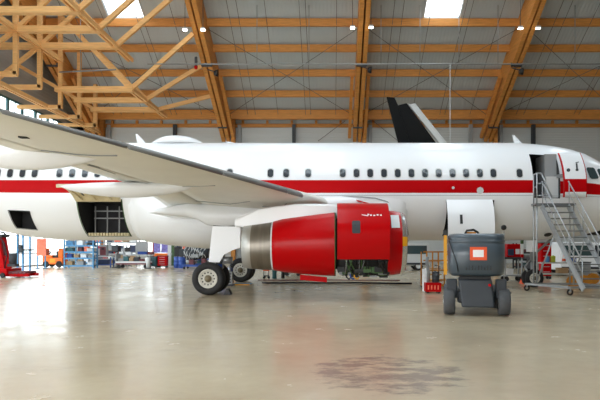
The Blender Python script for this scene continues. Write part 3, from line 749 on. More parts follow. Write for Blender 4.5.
# landing gear
def wheel(mb, y0, y1, r, c, outer=True, n=32):
    """tyre between y0 and y1 around axis y at c"""
    w_ = y1-y0; mb.lathe([(y0+w_*0.12,r*0.56),(y0+w_*0.03,r*0.66),(y0,r*0.8),(y0+w_*0.08,r*0.93),(y0+w_*0.25,r*0.99),(y0+w_*0.5,r),(y0+w_*0.75,r*0.99),(y0+w_*0.92,r*0.93),(y1,r*0.8),(y1-w_*0.03,r*0.66),(y1-w_*0.12,r*0.56)], c, 'y', n)
def rim(mb, y0, y1, r, c, n=24):
    w_ = y1-y0
    for a, s in ((y0, 1), (y1, -1)):
        mb.mi = 0; mb.lathe([(a+s*w_*0.10,r*0.58),(a+s*w_*0.06,r*0.54),(a+s*w_*0.16,r*0.47),(a+s*w_*0.2,r*0.28),(a+s*w_*0.12,r*0.22)], c, 'y', n)
        mb.mi = 1; mb.lathe([(a+s*w_*0.12,r*0.22),(a+s*w_*0.02,r*0.15),(a-s*w_*0.02,r*0.0001)], c, 'y', 12)
        mb.mi = 2
        for i in range(12):
            t = i*2*PI/12; mb.tube(V(c)+V((r*0.37*math.cos(t), a+s*w_*0.14, r*0.37*math.sin(t))), V(c)+V((r*0.37*math.cos(t), a+s*w_*0.3, r*0.37*math.sin(t))), r*0.045, 8)
def main_gear(X, Yc, near):
    R = 0.585; s = -1 if near else 1
    g = MB(); g.smooth = True
    g.tube((X,Yc,0.5),(X+0.3,Yc,1.35),0.11,12); g.tube((X+0.28,Yc,1.3),(X+0.7,Yc,2.75),0.17,12); g.tube((X,Yc-0.48,R-0.01),(X,Yc+0.48,R-0.01),0.09,12)
    g.tube((X+0.18,Yc,0.62),(X+0.42,Yc,1.0),0.05,8); g.tube((X+0.42,Yc,1.0),(X+0.15,Yc,1.4),0.05,8)
    g.tube((X,Yc+0.1,1.5),(X-0.1,Yc-s*1.3,2.5),0.07,8)
    for q in range(5): g.mi = 1; g.path([(X+0.12+0.04*q,Yc-0.1,0.7),(X+0.22+0.05*q,Yc-0.15,1.0+0.05*q),(X+0.2+0.03*q,Yc-0.12,1.4),(X+0.1,Yc-0.1,1.8)],0.018,5)
    g.mi = 2; g.bx(X+0.2,X+0.4,Yc-0.2,Yc+0.0,0.72,1.08); g.mi = 0; g.bx(X+0.3,X+0.75,Yc-0.15,Yc+0.1,1.1,1.35)
    gear = g.build('main_landing_gear', [steel, black, blued], air, AO)
    gear['label'] = 'near main landing gear under the wing' if near else 'far main landing gear beyond the engine'
    for dy in (-0.46, 0.46):
        t = MB(); wheel(t, Yc+dy-0.21, Yc+dy+0.21, R, (X,0,R)); t.build('tire', rubber, gear, AO)
        r_ = MB(); rim(r_, Yc+dy-0.21, Yc+dy+0.21, R, (X,0,R)); r_.build('wheel_rim', [rimm, hubm, dark], gear, AO)
    return gear
g1 = main_gear(-4.36, 21.1, True); g2 = main_gear(-4.42, 28.7, False)
m_ = MB(); Yd = 20.8
pts = [P(212.5,226,Yd),P(240.5,226.5,Yd),P(240.5,248,Yd),P(232,250.5,Yd),P(224,255,Yd),P(219.5,262.5,Yd),P(208.5,262.5,Yd)]
m_.prism(pts, (0,0.05,0)); m_.build('gear_door', white, g1, AO, bevel=0.015)
m_ = MB(); m_.bx(-4.25,-3.1,20.85,21.6,2.42,2.52); m_.build('wheel_well', dark, g1, AO)
# nose gear
g = MB(); g.smooth = True; X = 8.55
g.tube((X,D,0.35),(X,D,1.2),0.07,10); g.tube((X,D,1.1),(X+0.1,D,2.6),0.11,10); g.tube((X,D-0.3,0.385),(X,D+0.3,0.385),0.05,8)
g.tube((X-0.1,D,0.5),(X-0.32,D,0.85),0.04,8); g.tube((X-0.32,D,0.85),(X-0.05,D,1.2),0.04,8); g.tube((X,D,1.3),(X+1.2,D,2.4),0.05,8)
ng = g.build('nose_landing_gear', steel, air, AO)
for dy in (-0.25, 0.25):
    t = MB(); wheel(t, D+dy-0.11, D+dy+0.11, 0.385, (X,0,0.385), n=24); t.build('tire', rubber, ng, AO)
    r_ = MB(); rim(r_, D+dy-0.11, D+dy+0.11, 0.385, (X,0,0.385), 18); r_.build('wheel_rim', [rimm, hubm, dark], ng, AO)
MB().bx(8.1,8.5,D-0.62,D-0.58,1.5,1.98).build('gear_door', white, ng, AO)

# ------------------------------------------------------------------ second aircraft behind (only its fin rises above)
FY = 41.0
pa = thing('parked_aircraft', 'dark aircraft parked behind, black tail fin rising above the white hull', 'airplane', (7.0,FY,0))
PO = (7.0,FY,0)
def fp(px, py): q = P(px, py, FY); return V((q.x, 0, q.z))
def finprism(pts, th):
    m_ = MB(); pts = [fp(*p) for p in pts]; m_.loft([[V((p.x,FY-th/2,p.z)) for p in pts],[V((p.x,FY+th/2,p.z)) for p in pts]]); return m_
finprism([(397.8,105.6),(406.5,103.4),(441,150),(452,176),(418,176),(409,142)], 0.34).build('tail_fin', finm, pa, PO, bevel=0.06)
finprism([(386.5,97),(394.5,97.8),(398.3,106),(409.5,142),(418,176),(405,176),(398,143)], 0.2).build('rudder', finm, pa, PO, bevel=0.04)
finprism([(407,103.2),(410.5,105),(414.8,103.4),(432,125),(446.5,143),(470,176),(452,176),(438.5,143)], 0.3).build('fin_leading_edge', lgrey, pa, PO, bevel=0.05)
m_ = MB(); m_.smooth = True
m_.loft([[V((x, FY+r*math.cos(a*PI/10), z+r*math.sin(a*PI/10))) for a in range(20)] for x, r, z in ((4.2,0.25,5.0),(6,0.8,4.6),(8.5,1.25,4.25),(11,1.45,4.05),(16,1.5,4.0),(20,1.45,4.0),(23,1.0,3.8),(24.5,0.2,3.5))]); m_.build('fuselage', finm, pa, PO)
for x in (10.5, 21.0):
    for dy in ((-1.6, 1.6) if x < 15 else (0,)):
        m_ = MB().tube((x,FY+dy,0.3),(x,FY+dy*0.5,3.0),0.12,8); wheel(m_, FY+dy-0.15, FY+dy+0.15, 0.42, (x,0,0.42), n=20); m_.build('landing_gear', rubber, pa, PO)

# ------------------------------------------------------------------ boarding stairs
ST = (8.9, 22.0, 0); st = thing('boarding_stairs', 'wheeled aluminium boarding stairs leading to the open front door', 'stairs', ST)
xa, xb = 7.97, 8.98; yt, yb, zt, zbm = 22.15, 19.35, 3.35, 0.28
def sk(y): return (yt-y)*0.138   # the flight is turned a little to the right
for x in (xa, xb): MB().bar((x,yt,zt-0.1),(x+sk(yb),yb,zbm),0.06,0.2).build('stringer', alum, st, ST)
nst = 13
for i in range(nst):
    u = (i+0.5)/nst; y = yt+(yb-yt)*u; z = zt+(zbm-zt)*u; d = sk(y)
    MB().bx(xa+0.03+d,xb-0.03+d,y-0.12,y+0.1,z-0.025,z+0.01).build('tread', deckm, st, ST)
for x in (xa, xb):
    m_ = MB(); m_.tube((x,yt,zt+0.85),(x+sk(yb+0.1),yb+0.1,zbm+0.95),0.024,8); m_.tube((x,yt,zt+0.42),(x+sk(yb+0.05),yb+0.05,zbm+0.5),0.016,8)
    for u in (0.02,0.35,0.68,0.97):
        y = yt+(yb-yt)*u; z = zt+(zbm-zt)*u; m_.tube((x+sk(y),y,z-0.05),(x+sk(y),y,z+0.9),0.018,8)
    m_.build('handrail', alum, st, ST)
MB().bx(7.72,9.25,22.1,22.62,3.28,3.36).build('platform', deckm, st, ST)
m_ = MB(); x = 7.8
m_.tube((x,22.2,3.36),(x,22.2,4.5),0.028,8); m_.tube((x,22.55,3.36),(x,22.55,4.5),0.028,8); m_.tube((x,22.2,4.5),(x,22.55,4.5),0.028,8); m_.tube((x,22.2,4.5),(x+0.17,22.2,4.5),0.028,8); m_.tube((x+0.17,22.2,4.5),(x+0.58,22.2,3.6),0.025,8)
m_.tube((x,22.2,4.1),(x+0.33,22.2,4.15),0.02,8); m_.tube((x,22.2,3.65),(x+0.55,22.2,3.7),0.02,8); m_.tube((x,22.2,4.0),(x,22.55,4.0),0.02,8)
m_.build('platform_railing', alum, st, ST)
for (x, y) in ((7.8,22.2),(9.2,22.2),(7.8,22.55),(9.2,22.55)): MB().tube((x,y,0.25),(x,y,3.3),0.03,8).build('support_leg', alum, st, ST)
for p, q in (((8.2,21.3,2.35),(7.82,22.3,0.35)),((9.3,21.3,2.35),(9.25,22.3,0.35))): MB().tube(p,q,0.025,8).build('brace', alum, st, ST)
m_ = MB(); m_.bar((7.5,22.6,0.27),(9.7,22.6,0.27),0.08,0.08); m_.bar((7.5,22.6,0.27),(8.35,20.5,0.27),0.08,0.08); m_.bar((9.7,22.6,0.27),(9.7,20.2,0.27),0.08,0.08); m_.bar((8.3,20.6,0.27),(9.7,20.6,0.27),0.08,0.08)
m_.build('base_frame', steel, st, ST)
for (x, y) in ((7.55,22.6),(9.68,22.6),(8.35,20.45),(9.62,20.3)):
    m_ = MB(); wheel(m_, y-0.03, y+0.03, 0.115, (x,0,0.115), n=16); cst = m_.build('caster', rubber, st, ST)
    MB().bar((x,y,0.11),(x,y,0.3),0.05,0.09).build('fork', alum, cst, ST)

# ------------------------------------------------------------------ boom lift in front
BL = (3.72, 15.2, 0); bl = thing('boom_lift', 'grey boom lift with orange framed notice, its rear facing the camera', 'lift', (BL[0]-0.06, BL[1]-0.35, 0), math.radians(-11))
def bpt(x, y, z): return V((BL[0]+x, BL[1]+y, z))
m_ = MB(); m_.bx(BL[0]-0.46,BL[0]+0.46,BL[1]-0.35,BL[1]+1.5,0.3,0.6); m_.hexa([bpt(-0.36,-0.66,0.22),bpt(0.42,-0.66,0.22),bpt(0.42,0.6,0.22),bpt(-0.36,0.6,0.22)],[bpt(-0.44,-0.56,0.9),bpt(0.36,-0.56,0.9),bpt(0.36,0.6,0.9),bpt(-0.44,0.6,0.9)])
m_.build('chassis', greydk, bl, BL, bevel=0.04)
for a_, b_ in ((-0.74,-0.47),(0.47,0.72)): MB().bx(BL[0]+a_,BL[0]+b_,BL[1]-0.42,BL[1]-0.1,0.42,0.9).build('steering_arm', greydk, bl, BL, bevel=0.03)
MB().bx(BL[0]-0.4,BL[0]+0.35,BL[1]-0.4,BL[1]+0.5,0.9,1.06).build('turntable', black, bl, BL)
for sx in (-1, 1):
    for yy in (-0.3, 1.4):
        t = MB(); c_ = V((BL[0]+sx*0.66, BL[1]+yy, 0.34)); w_ = 0.29
        t.lathe([(-w_/2,0.2),(-w_/2,0.28),(-w_/2+0.03,0.325),(0,0.33),(w_/2-0.03,0.325),(w_/2,0.28),(w_/2,0.2)], c_, 'x', 28); ty = t.build('tire', tyregrey, bl, BL)
        MB().lathe([(sx*w_/2-0.02*sx,0.21),(sx*(w_/2-0.05),0.12),(sx*(w_/2+0.0),0.07),(sx*(w_/2+0.01),0.0001)], c_, 'x', 20).lathe([(-sx*(w_/2-0.02),0.21),(-sx*(w_/2-0.06),0.0001)], c_, 'x', 20).build('wheel_rim', lgrey, ty, BL)
h = MB(); h.smooth = True; rings = []
def hoodring(z, w, fr, bk):
    pts = []
    for i in range(29):
        a = -PI/2+ (i/28-0.5)*PI*1.0; c = math.cos(a); s = math.sin(a)
        pts.append(bpt(w*abs(c)**0.55*(1 if c > 0 else -1), -fr*abs(s)**0.6, z))
    pts += [bpt(w, bk, z), bpt(-w, bk, z)]
    return pts
for z, w_, fr in ((0.98,0.60,0.5),(1.02,0.66,0.6),(1.1,0.69,0.66),(1.5,0.70,0.68),(1.76,0.705,0.66),(1.775,0.69,0.64),(1.81,0.69,0.64),(1.825,0.705,0.65),(1.86,0.705,0.64),(1.875,0.69,0.62),(1.9,0.69,0.62),(1.915,0.70,0.62),(1.98,0.69,0.59),(2.02,0.66,0.53),(2.035,0.58,0.42)):
    rings.append(hoodring(z, w_, fr, 1.1))
h.loft(rings); hood = h.build('counterweight_hood', greyhood, bl, BL)
m_ = MB(); m_.loft([[bpt(-0.62,-0.36,1.93),bpt(-0.44,-0.565,1.93),bpt(-0.39,-0.58,1.93)],[bpt(-0.655,-0.38,1.6),bpt(-0.34,-0.66,1.5),bpt(-0.33,-0.665,1.5)]], False, False, False)
m_ = MB()
def hpt(z, c_): return bpt(-0.705*c_**0.55-0.004, -(0.67*(math.sqrt(1-c_*c_))**0.6)-0.004, z)
m_.path([hpt(1.98,0.93),hpt(1.85,0.88),hpt(1.7,0.78),hpt(1.5,0.62),hpt(1.3,0.5),hpt(1.1,0.44)], 0.014, 6); m_.build('panel_gap', black, hood, BL)
q = V((BL[0]-0.17+0.22, 0, 1.53))
m_ = MB(); m_.bx(BL[0]-0.17,BL[0]+0.23,BL[1]-0.705,BL[1]-0.66,1.38,1.7); nt_ = m_.build('notice_frame', ored, hood, BL)
MB().bx(BL[0]-0.1,BL[0]+0.155,BL[1]-0.71,BL[1]-0.70,1.455,1.63).build('notice', paper, hood, BL)
MB().bx(BL[0]+0.27,BL[0]+0.33,BL[1]-0.62,BL[1]-0.575,0.74,0.8).build('reflector', red, bl, BL)
m_ = MB()   # raised bars where the faint maker's lettering sits
for i in range(9): x = -0.27+0.072*i; m_.bx(BL[0]+x,BL[0]+x+(0.018 if i % 2 else 0.03),BL[1]-0.69,BL[1]-0.665,1.14,1.25 if i % 3 else 1.2)
m_.build('embossed_strip', greydk, hood, BL)
m_ = MB(); m_.path([bpt(-0.28,0.1,2.0),bpt(-0.22,0.05,2.12),bpt(-0.05,0.05,2.14),bpt(0.05,0.1,2.08),bpt(0.1,0.15,2.0)], 0.03, 8); m_.build('hose', black, bl, BL)
MB().bx(BL[0]-0.26,BL[0]+0.02,BL[1]+0.1,BL[1]+0.5,2.0,2.09).build('boom_root', yellowd, bl, BL)
m_ = MB(); m_.bar(bpt(-0.76,0.9,0.95),bpt(-0.76,0.9,2.05),0.09,0.12); m_.bar(bpt(-0.76,0.9,1.5),bpt(-0.5,0.9,1.5),0.06,0.06); m_.mi = 1; m_.bx(BL[0]-0.82,BL[0]-0.7,BL[1]+0.82,BL[1]+0.98,2.02,2.16); m_.build('boom_arm', [yellow, black], bl, BL)
#BG0
# ------------------------------------------------------------------ hangar equipment beyond and beside the airliner
def fx(px, Y): return (px-CX)/F*Y
ORD = ['first','second','third','fourth','fifth','sixth','seventh']
def box_thing(name, label, cat, x, y, z, w_, d_, h_, m, lid=None, group=None, rz=0):
    b = MB(); t = min(w_, d_)*0.06
    b.loft([[(-w_*0.46,-d_*0.46,0),(w_*0.46,-d_*0.46,0),(w_*0.46,d_*0.46,0),(-w_*0.46,d_*0.46,0)],[(-w_*0.48,-d_*0.48,h_*0.88),(w_*0.48,-d_*0.48,h_*0.88),(w_*0.48,d_*0.48,h_*0.88),(-w_*0.48,d_*0.48,h_*0.88)]])
    b.mi = 1 if lid else 0; b.bx(-w_/2,w_/2,-d_/2,d_/2,h_*0.88,h_)
    for s in (-1, 1): b.bx(s*w_*0.15-t*0.5, s*w_*0.15+t*0.5, -d_*0.5, -d_*0.47, 0.02*h_, h_*0.88)
    o = b.build(name, [m, lid] if lid else m, bevel=0.012); o.location = (x,y,z+0.004); o.rotation_euler = (0,0,rz)
    return tag(o, label, cat, group)
def rack(label, x, y, w_, d_, h_, levels, m, name='storage_rack', group=None):
    r_ = thing(name, label, 'rack', (x,y,0), 0, group)
    for sx in (-1, 1):
        for sy in (-1, 1): MB().bx(sx*w_/2-0.05,sx*w_/2+0.05,sy*d_/2-0.05,sy*d_/2+0.05,0,h_).build('post', m, r_)
    for z in levels:
        MB().bx(-w_/2,w_/2,-d_/2-0.02,-d_/2+0.05,z-0.12,z).bx(-w_/2,w_/2,d_/2-0.05,d_/2+0.02,z-0.12,z).bx(-w_/2+0.05,w_/2-0.05,-d_/2+0.05,d_/2-0.05,z-0.04,z).build('shelf', m, r_)
    return r_
def wheels_on(root, pts, r, m=rubber, w_=0.06):
    for (x, y) in pts:
        t = MB(); wheel(t, y-w_/2, y+w_/2, r, (x,0,r), n=16); t.lathe([(y-w_*0.4,r*0.6),(y-w_*0.4,0.0001)],(x,0,r),'y',12).build('wheel', m, root)
def tool_trolley(label, x, y, w_, d_, h_, m, drawers=4, group=None, name='tool_trolley'):
    r_ = thing(name, label, 'trolley', (x,y,0), 0, group)
    MB().bx(-w_/2,w_/2,-d_/2,d_/2,0.16,h_).build('body', m, r_, bevel=0.02)
    MB().bx(-w_/2-0.02,w_/2+0.02,-d_/2-0.02,d_/2+0.02,h_,h_+0.04).build('worktop', darksteel, r_)
    hh = (h_-0.24)/drawers
    for i in range(drawers):
        dz = 0.2+hh*i; dr = MB().bx(-w_/2+0.03,w_/2-0.03,-d_/2-0.02,-d_/2+0.01,dz+0.015,dz+hh-0.015).build('drawer', m, r_)
        MB().bx(-w_*0.3,w_*0.3,-d_/2-0.045,-d_/2-0.015,dz+hh*0.62,dz+hh*0.74).build('handle', alum, dr)
    wheels_on(r_, [(sx*w_*0.4, sy*d_*0.38) for sx in (-1,1) for sy in (-1,1)], 0.08)
    return r_
def drum(label, x, y, z, r, h_, m, group=None, name='drum', lidm=None):
    b = MB(); b.lathe([(0,r*0.96),(0.02,r),(h_*0.32,r),(h_*0.34,r*1.04),(h_*0.36,r),(h_*0.65,r),(h_*0.67,r*1.04),(h_*0.69,r),(h_-0.02,r),(h_,r*0.96)], (0,0,0), 'z', 20, True, True)
    b.mi = 1; b.lathe([(h_,r*0.3),(h_+0.03,r*0.25)], (0,0,0), 'z', 12, False, True)
    o = b.build(name, [m, lidm or m]); o.location = (x,y,z); return tag(o, label, 'drum', group)

# red lift with leaning mast
Y = 33.0; r_ = thing('mast_lift', 'red maintenance lift with leaning mast below the tail', 'lift', (fx(3,Y),Y,0))
b = MB(); b.bx(-0.65,0.65,-0.8,0.8,0.12,0.5); b.bx(0.2,1.75,-0.6,-0.35,0.05,0.22); b.bx(0.2,1.75,0.35,0.6,0.05,0.22); b.build('chassis', red, r_, bevel=0.04)
b = MB()
for q in range(7): b.tube((0.3+0.2*q,-0.62,0.27),(0.3+0.2*q,0.62,0.27),0.08,10)
b.build('roller_bed', maroon, r_)
for s in (-1, 1): MB().bar((0.15,s*0.3,0.4),(-0.2,s*0.3,2.35),0.34,0.2,(0,1,0)).build('mast', red, r_, bevel=0.03)
MB().bar((0.02,0,1.2),(-0.12,0,2.0),0.3,0.14,(0,1,0)).build('inner_mast', maroon, r_)
MB().lathe([(-0.35,0.2),(0.35,0.2)], (0.62,-0.1,1.0), 'z', 14, True, True).bx(0.4,0.85,-0.3,0.15,0.6,0.75).build('motor', darksteel, r_)
b = MB(); b.path([(-0.2,-0.3,2.3),(0.0,-0.35,2.55),(0.25,-0.35,2.5),(0.4,-0.3,2.3)],0.05,8); b.bx(-0.4,0.15,-0.4,0.4,2.25,2.42); b.build('lifting_head', darksteel, r_)
b = MB(); b.path([(0.3,-0.4,0.5),(0.5,-0.5,1.2),(0.3,-0.4,1.9),(0.0,-0.35,2.3)],0.03,6); b.build('hose', black, r_)
wheels_on(r_, [(-0.45,-0.85),(0.45,-0.85),(-0.45,0.85),(0.45,0.85)], 0.14, w_=0.1)
# blue upright frame
Y = 39.6; r_ = thing('upright_frame', 'tall light blue upright frame behind the red mast lift', 'rack', (fx(24,Y),Y,0))
for px in (17.5,23,30): MB().bx(fx(px,Y)-fx(24,Y)-0.05,fx(px,Y)-fx(24,Y)+0.05,-0.05,0.05,0,2.6).build('post', blue, r_)
MB().bx(-0.5,0.5,-0.04,0.04,1.45,1.55).bx(-0.5,0.5,-0.035,0.035,2.35,2.4).build('cross_bar', blue, r_)
b = MB(); b.bx(-0.3,0.75,-0.14,-0.05,1.46,1.56); b.bx(-0.25,-0.05,-0.2,-0.05,1.3,1.75); b.lathe([(-0.06,0.12),(0.06,0.12)],(-0.15,-0.2,1.75),'y',12,True,True); b.build('clamp', darksteel, r_)
MB().bx(-0.55,0.55,-0.4,0.4,0,0.08).build('base_plate', blue, r_)
# orange mesh board
Y = 46.0; r_ = thing('barrier_board', 'salmon orange mesh board standing on thin blue legs', 'board', (fx(41.5,Y),Y,0))
MB().bx(-0.36,0.36,-0.04,0.04,1.02,2.35).build('panel', salmon, r_)
for s in (-1, 1): MB().bx(s*0.3-0.04,s*0.3+0.04,-0.03,0.03,0.05,1.05).bx(s*0.3-0.04,s*0.3+0.04,-0.4,0.4,0,0.06).build('leg', blue, r_)
# orange tug
Y = 49.0; r_ = thing('tow_tractor', 'small orange tow tractor parked left of the blue shelving', 'tractor', (fx(55.5,Y),Y,0))
b = MB(); b.bx(-0.85,0.85,-0.55,0.55,0.25,0.8); b.bx(-0.85,-0.05,-0.55,0.55,0.8,1.02); b.bx(0.45,0.85,-0.5,0.5,0.8,1.5); b.bx(-0.85,0.85,-0.55,0.55,1.5,1.6); b.bx(-0.83,-0.72,-0.5,0.5,1.0,1.52); b.build('body', orange, r_, bevel=0.05)
MB().bx(-0.3,0.35,-0.35,0.35,0.8,0.98).bx(0.25,0.42,-0.35,0.35,0.95,1.35).build('seat', black, r_, bevel=0.03)
MB().bx(-0.2,0.25,-0.57,-0.55,0.4,0.72).build('side_panel', yellow, r_); MB().bar((-0.55,0,1.0),(-0.4,0,1.3),0.04,0.04).lathe([(0,0.16),(0.03,0.16)],(-0.4,0,1.3),'z',14,True,True).build('steering_wheel', black, r_)
wheels_on(r_, [(-0.55,-0.5),(0.55,-0.5),(-0.55,0.5),(0.55,0.5)], 0.27, w_=0.2)
# blue shelving with goods
Y = 47.0; X = fx(81,Y); rack('light blue shelving unit right of the orange tractor', X, Y, 2.3, 0.8, 2.3, (0.25,0.85,1.35,1.85), blue)
goods = [(0.25,[('cardboard carton',card,0.5,0.3),('grey bin',grey,0.6,0.32),('light grey bin',lgrey,0.5,0.26)]),(0.85,[('blue bin',blued,0.45,0.3),('brown carton',card,0.4,0.25),('white carton',paper,0.5,0.3),('grey bin',grey,0.4,0.2)]),(1.35,[('teal bin',teal,0.6,0.3),('maroon bin',maroon,0.35,0.28),('pale carton',lgrey,0.6,0.24)]),(1.85,[('blue bin',blue,0.6,0.34),('white carton',paper,0.5,0.3),('black case',black,0.55,0.22)])]
for z, row in goods:
    n = len(row)
    for i, (nm, m, w_, h_) in enumerate(row):
        lv = {0.25:'bottom',0.85:'second',1.35:'third',1.85:'top'}[z]
        box_thing(nm.split()[-1]+('_box' if nm.split()[-1]!='carton' else ''), '%s on %s shelf of light blue shelving, %s from its left' % (nm, lv, ORD[i]), 'box', X-0.85+1.7*i/(n-1), Y, z, w_, 0.5, h_, m, group='goods on the light blue shelving')
# bench row right of the shelving
Y = 48.5
r_ = thing('workbench', 'blue legged workbench right of the light blue shelving', 'bench', (fx(104,Y),Y,0))
MB().bx(-0.75,0.75,-0.4,0.4,0.85,0.93).build('benchtop', lgrey, r_)
for sx in (-1,1):
    for sy in (-1,1): MB().bx(sx*0.68-0.04,sx*0.68+0.04,sy*0.34-0.04,sy*0.34+0.04,0,0.85).build('leg', blued, r_)
MB().bx(-0.7,0.7,-0.35,0.35,0.2,0.26).build('lower_shelf', blued, r_)
r_ = thing('machine_cabinet', 'maroon fronted grey machine cabinet on the blue legged workbench', 'machine', (fx(104,Y),Y,0.93))
MB().bx(-0.28,0.28,-0.22,0.25,0,0.95).build('housing', grey, r_, bevel=0.02); MB().bx(-0.24,0.24,-0.25,-0.22,0.1,0.8).build('front_panel', maroon, r_); MB().bx(-0.1,0.1,-0.27,-0.25,0.55,0.68).build('display', black, r_)
box_thing('parts_bin', 'navy bin on the low shelf of the blue legged workbench', 'box', fx(104,Y), Y, 0.26, 0.9, 0.5, 0.4, navy)
Y = 47.5
r_ = thing('drill_press', 'dark drill press on a pedestal left of the long parts trolley', 'machine', (fx(116.5,Y),Y,0))
MB().bx(-0.3,0.3,-0.25,0.25,0,0.1).build('base', darksteel, r_); MB().tube((0,0.1,0.1),(0,0.1,1.9),0.07,10).build('column', steel, r_)
MB().bx(-0.28,0.28,-0.4,0.3,1.3,1.85).build('head', darksteel, r_, bevel=0.05); MB().bx(-0.25,0.25,-0.35,0.15,0.85,0.92).build('table', grey, r_); MB().tube((0,-0.25,1.3),(0,-0.25,1.05),0.05,8).build('chuck', steel, r_); MB().tube((0.28,-0.2,1.5),(0.5,-0.3,1.3),0.02,6).build('lever', black, r_)
Y = 47.0
r_ = thing('parts_trolley', 'long low parts trolley with dark red deck under the belly', 'trolley', (fx(134,Y),Y,0))
MB().bx(-1.3,1.3,-0.5,0.5,0.3,0.42).build('deck', maroon, r_); MB().bx(-1.3,1.3,-0.52,-0.47,0.42,0.56).bx(-1.3,1.3,0.47,0.52,0.42,0.56).build('edge_rail', lgrey, r_)
MB().bx(-1.32,-1.26,-0.48,0.48,0.42,1.15).build('end_rail', grey, r_); wheels_on(r_, [(-1.05,-0.42),(1.05,-0.42),(-1.05,0.42),(1.05,0.42)], 0.15, w_=0.08)
for i, (nm, m, w_, h_) in enumerate((('steel grey crate',grey,0.45,0.35),('pale teal crate',teal,0.4,0.5),('beige carton',card,0.35,0.4),('dark crate',darksteel,0.4,0.45),('brick red crate',maroon,0.35,0.3),('white carton',paper,0.3,0.42))):
    box_thing('crate' if 'crate' in nm else 'carton', nm+' standing on the long low parts trolley, '+ORD[i]+' from its left', 'box', fx(134,Y)-1.0+0.42*i, Y, 0.43, w_, 0.5, h_, m, group='boxes on the long parts trolley')
Y = 49.5
r_ = thing('packing_table', 'white topped packing table behind the long parts trolley', 'table', (fx(139,Y),Y,0))
MB().bx(-1.2,1.2,-0.4,0.4,0.98,1.06).build('tabletop', lgrey, r_)
for sx in (-1,1):
    for sy in (-1,1): MB().bx(sx*1.1-0.04,sx*1.1+0.04,sy*0.33-0.04,sy*0.33+0.04,0,0.98).build('leg', steel, r_)
box_thing('storage_box', 'deep blue storage box on the white topped packing table', 'box', fx(143,Y), Y, 1.06, 0.8, 0.5, 0.25, blued)
box_thing('storage_box', 'dark red storage box on the white topped packing table', 'box', fx(151,Y)+0.02, Y, 1.06, 0.45, 0.5, 0.22, maroon)
box_thing('storage_box', 'white carton at the left end of the white topped packing table', 'box', fx(129,Y), Y, 1.06, 0.5, 0.4, 0.2, paper)
Y = 52.5
r_ = thing('display_screen', 'black screen on a slim post behind the packing table', 'screen', (fx(128,Y),Y,0))
MB().bx(-0.25,0.25,-0.2,0.2,0,0.05).build('foot', darksteel, r_); MB().bx(-0.03,0.03,-0.03,0.03,0.05,1.4).build('post', steel, r_); MB().bx(-0.24,0.24,-0.07,-0.02,1.3,1.68).build('panel', black, r_)
r_ = thing('notice_board', 'large pale grey notice board standing behind the packing table', 'board', (fx(142,Y),Y,0))
MB().bx(-0.55,0.55,-0.03,0.03,1.0,2.2).build('panel', grey, r_)
for s in (-1,1): MB().bx(s*0.5-0.03,s*0.5+0.03,-0.03,0.03,0,1.0).bx(s*0.5-0.03,s*0.5+0.03,-0.3,0.3,0,0.05).build('leg', steel, r_)
Y = 51.0
r_ = thing('poster_stand', 'orange framed poster stand with violet prints', 'board', (fx(161,Y),Y,0))
b = MB(); b.bx(-0.75,-0.66,-0.05,0.05,0,2.3); b.bx(0.66,0.75,-0.05,0.05,0,2.3); b.bx(-0.66,0.66,-0.05,0.05,2.2,2.3); b.bx(-0.66,0.66,-0.05,0.05,0.85,1.15); b.build('frame', orange, r_)
MB().bx(-0.64,-0.02,-0.03,0.0,1.2,2.1).build('poster', purple, r_); MB().bx(0.02,0.64,-0.03,0.0,1.2,2.1).build('poster', purple, r_)
MB().bx(-0.75,0.75,-0.35,0.35,0,0.06).build('base', darksteel, r_)
Y = 48.0
tool_trolley('red tool trolley in front of the orange framed poster stand', fx(163,Y), Y, 0.75, 0.5, 0.95, red)
tool_trolley('teal tool trolley left of the red tool trolley', fx(153,Y), Y, 0.7, 0.5, 0.9, teal)
r_ = thing('hand_pump', 'pale hand pump unit right of the long parts trolley', 'pump', (fx(147.5,Y)+0.75,Y-2.2,0))
MB().lathe([(0,0.16),(0.7,0.16),(0.8,0.08)],(0,0,0.05),'z',14,True,True).build('cylinder', lgrey, r_); MB().tube((0,0,0.8),(0.25,0,1.1),0.03,8).build('lever', steel, r_); MB().bx(-0.22,0.22,-0.22,0.22,0,0.06).build('base', darksteel, r_)
Y = 50.0
r_ = thing('locker', 'tall pale grey and green locker right of the poster stand', 'locker', (fx(172,Y),Y,0))
MB().bx(-0.3,0.3,-0.25,0.25,0.0,2.05).build('body', lgrey, r_); d_ = MB().bx(0.02,0.28,-0.28,-0.25,0.12,2.0).build('door', green, r_); MB().bx(0.05,0.08,-0.31,-0.28,1.0,1.2).build('handle', alum, d_)
d_ = MB().bx(-0.28,-0.02,-0.28,-0.25,0.12,2.0).build('door', lgrey, r_); MB().bx(-0.08,-0.05,-0.31,-0.28,1.0,1.2).build('handle', alum, d_)
Y = 47.5
drum('blue drum standing left of the engine stand, beside the locker', fx(177.5,Y), Y, 0, 0.29, 0.9, blued, 'blue drums')
drum('blue drum standing closest to the engine stand', fx(184,Y), Y-0.6, 0, 0.29, 0.9, blued, 'blue drums')
box_thing('equipment_case', 'tall black equipment case on the blue drum beside the locker', 'case', fx(177.5,Y), Y, 0.93, 0.45, 0.4, 0.75, black)
box_thing('equipment_case', 'black equipment case on the blue drum by the engine stand', 'case', fx(184,Y), Y-0.6, 0.93, 0.4, 0.4, 0.6, darksteel)
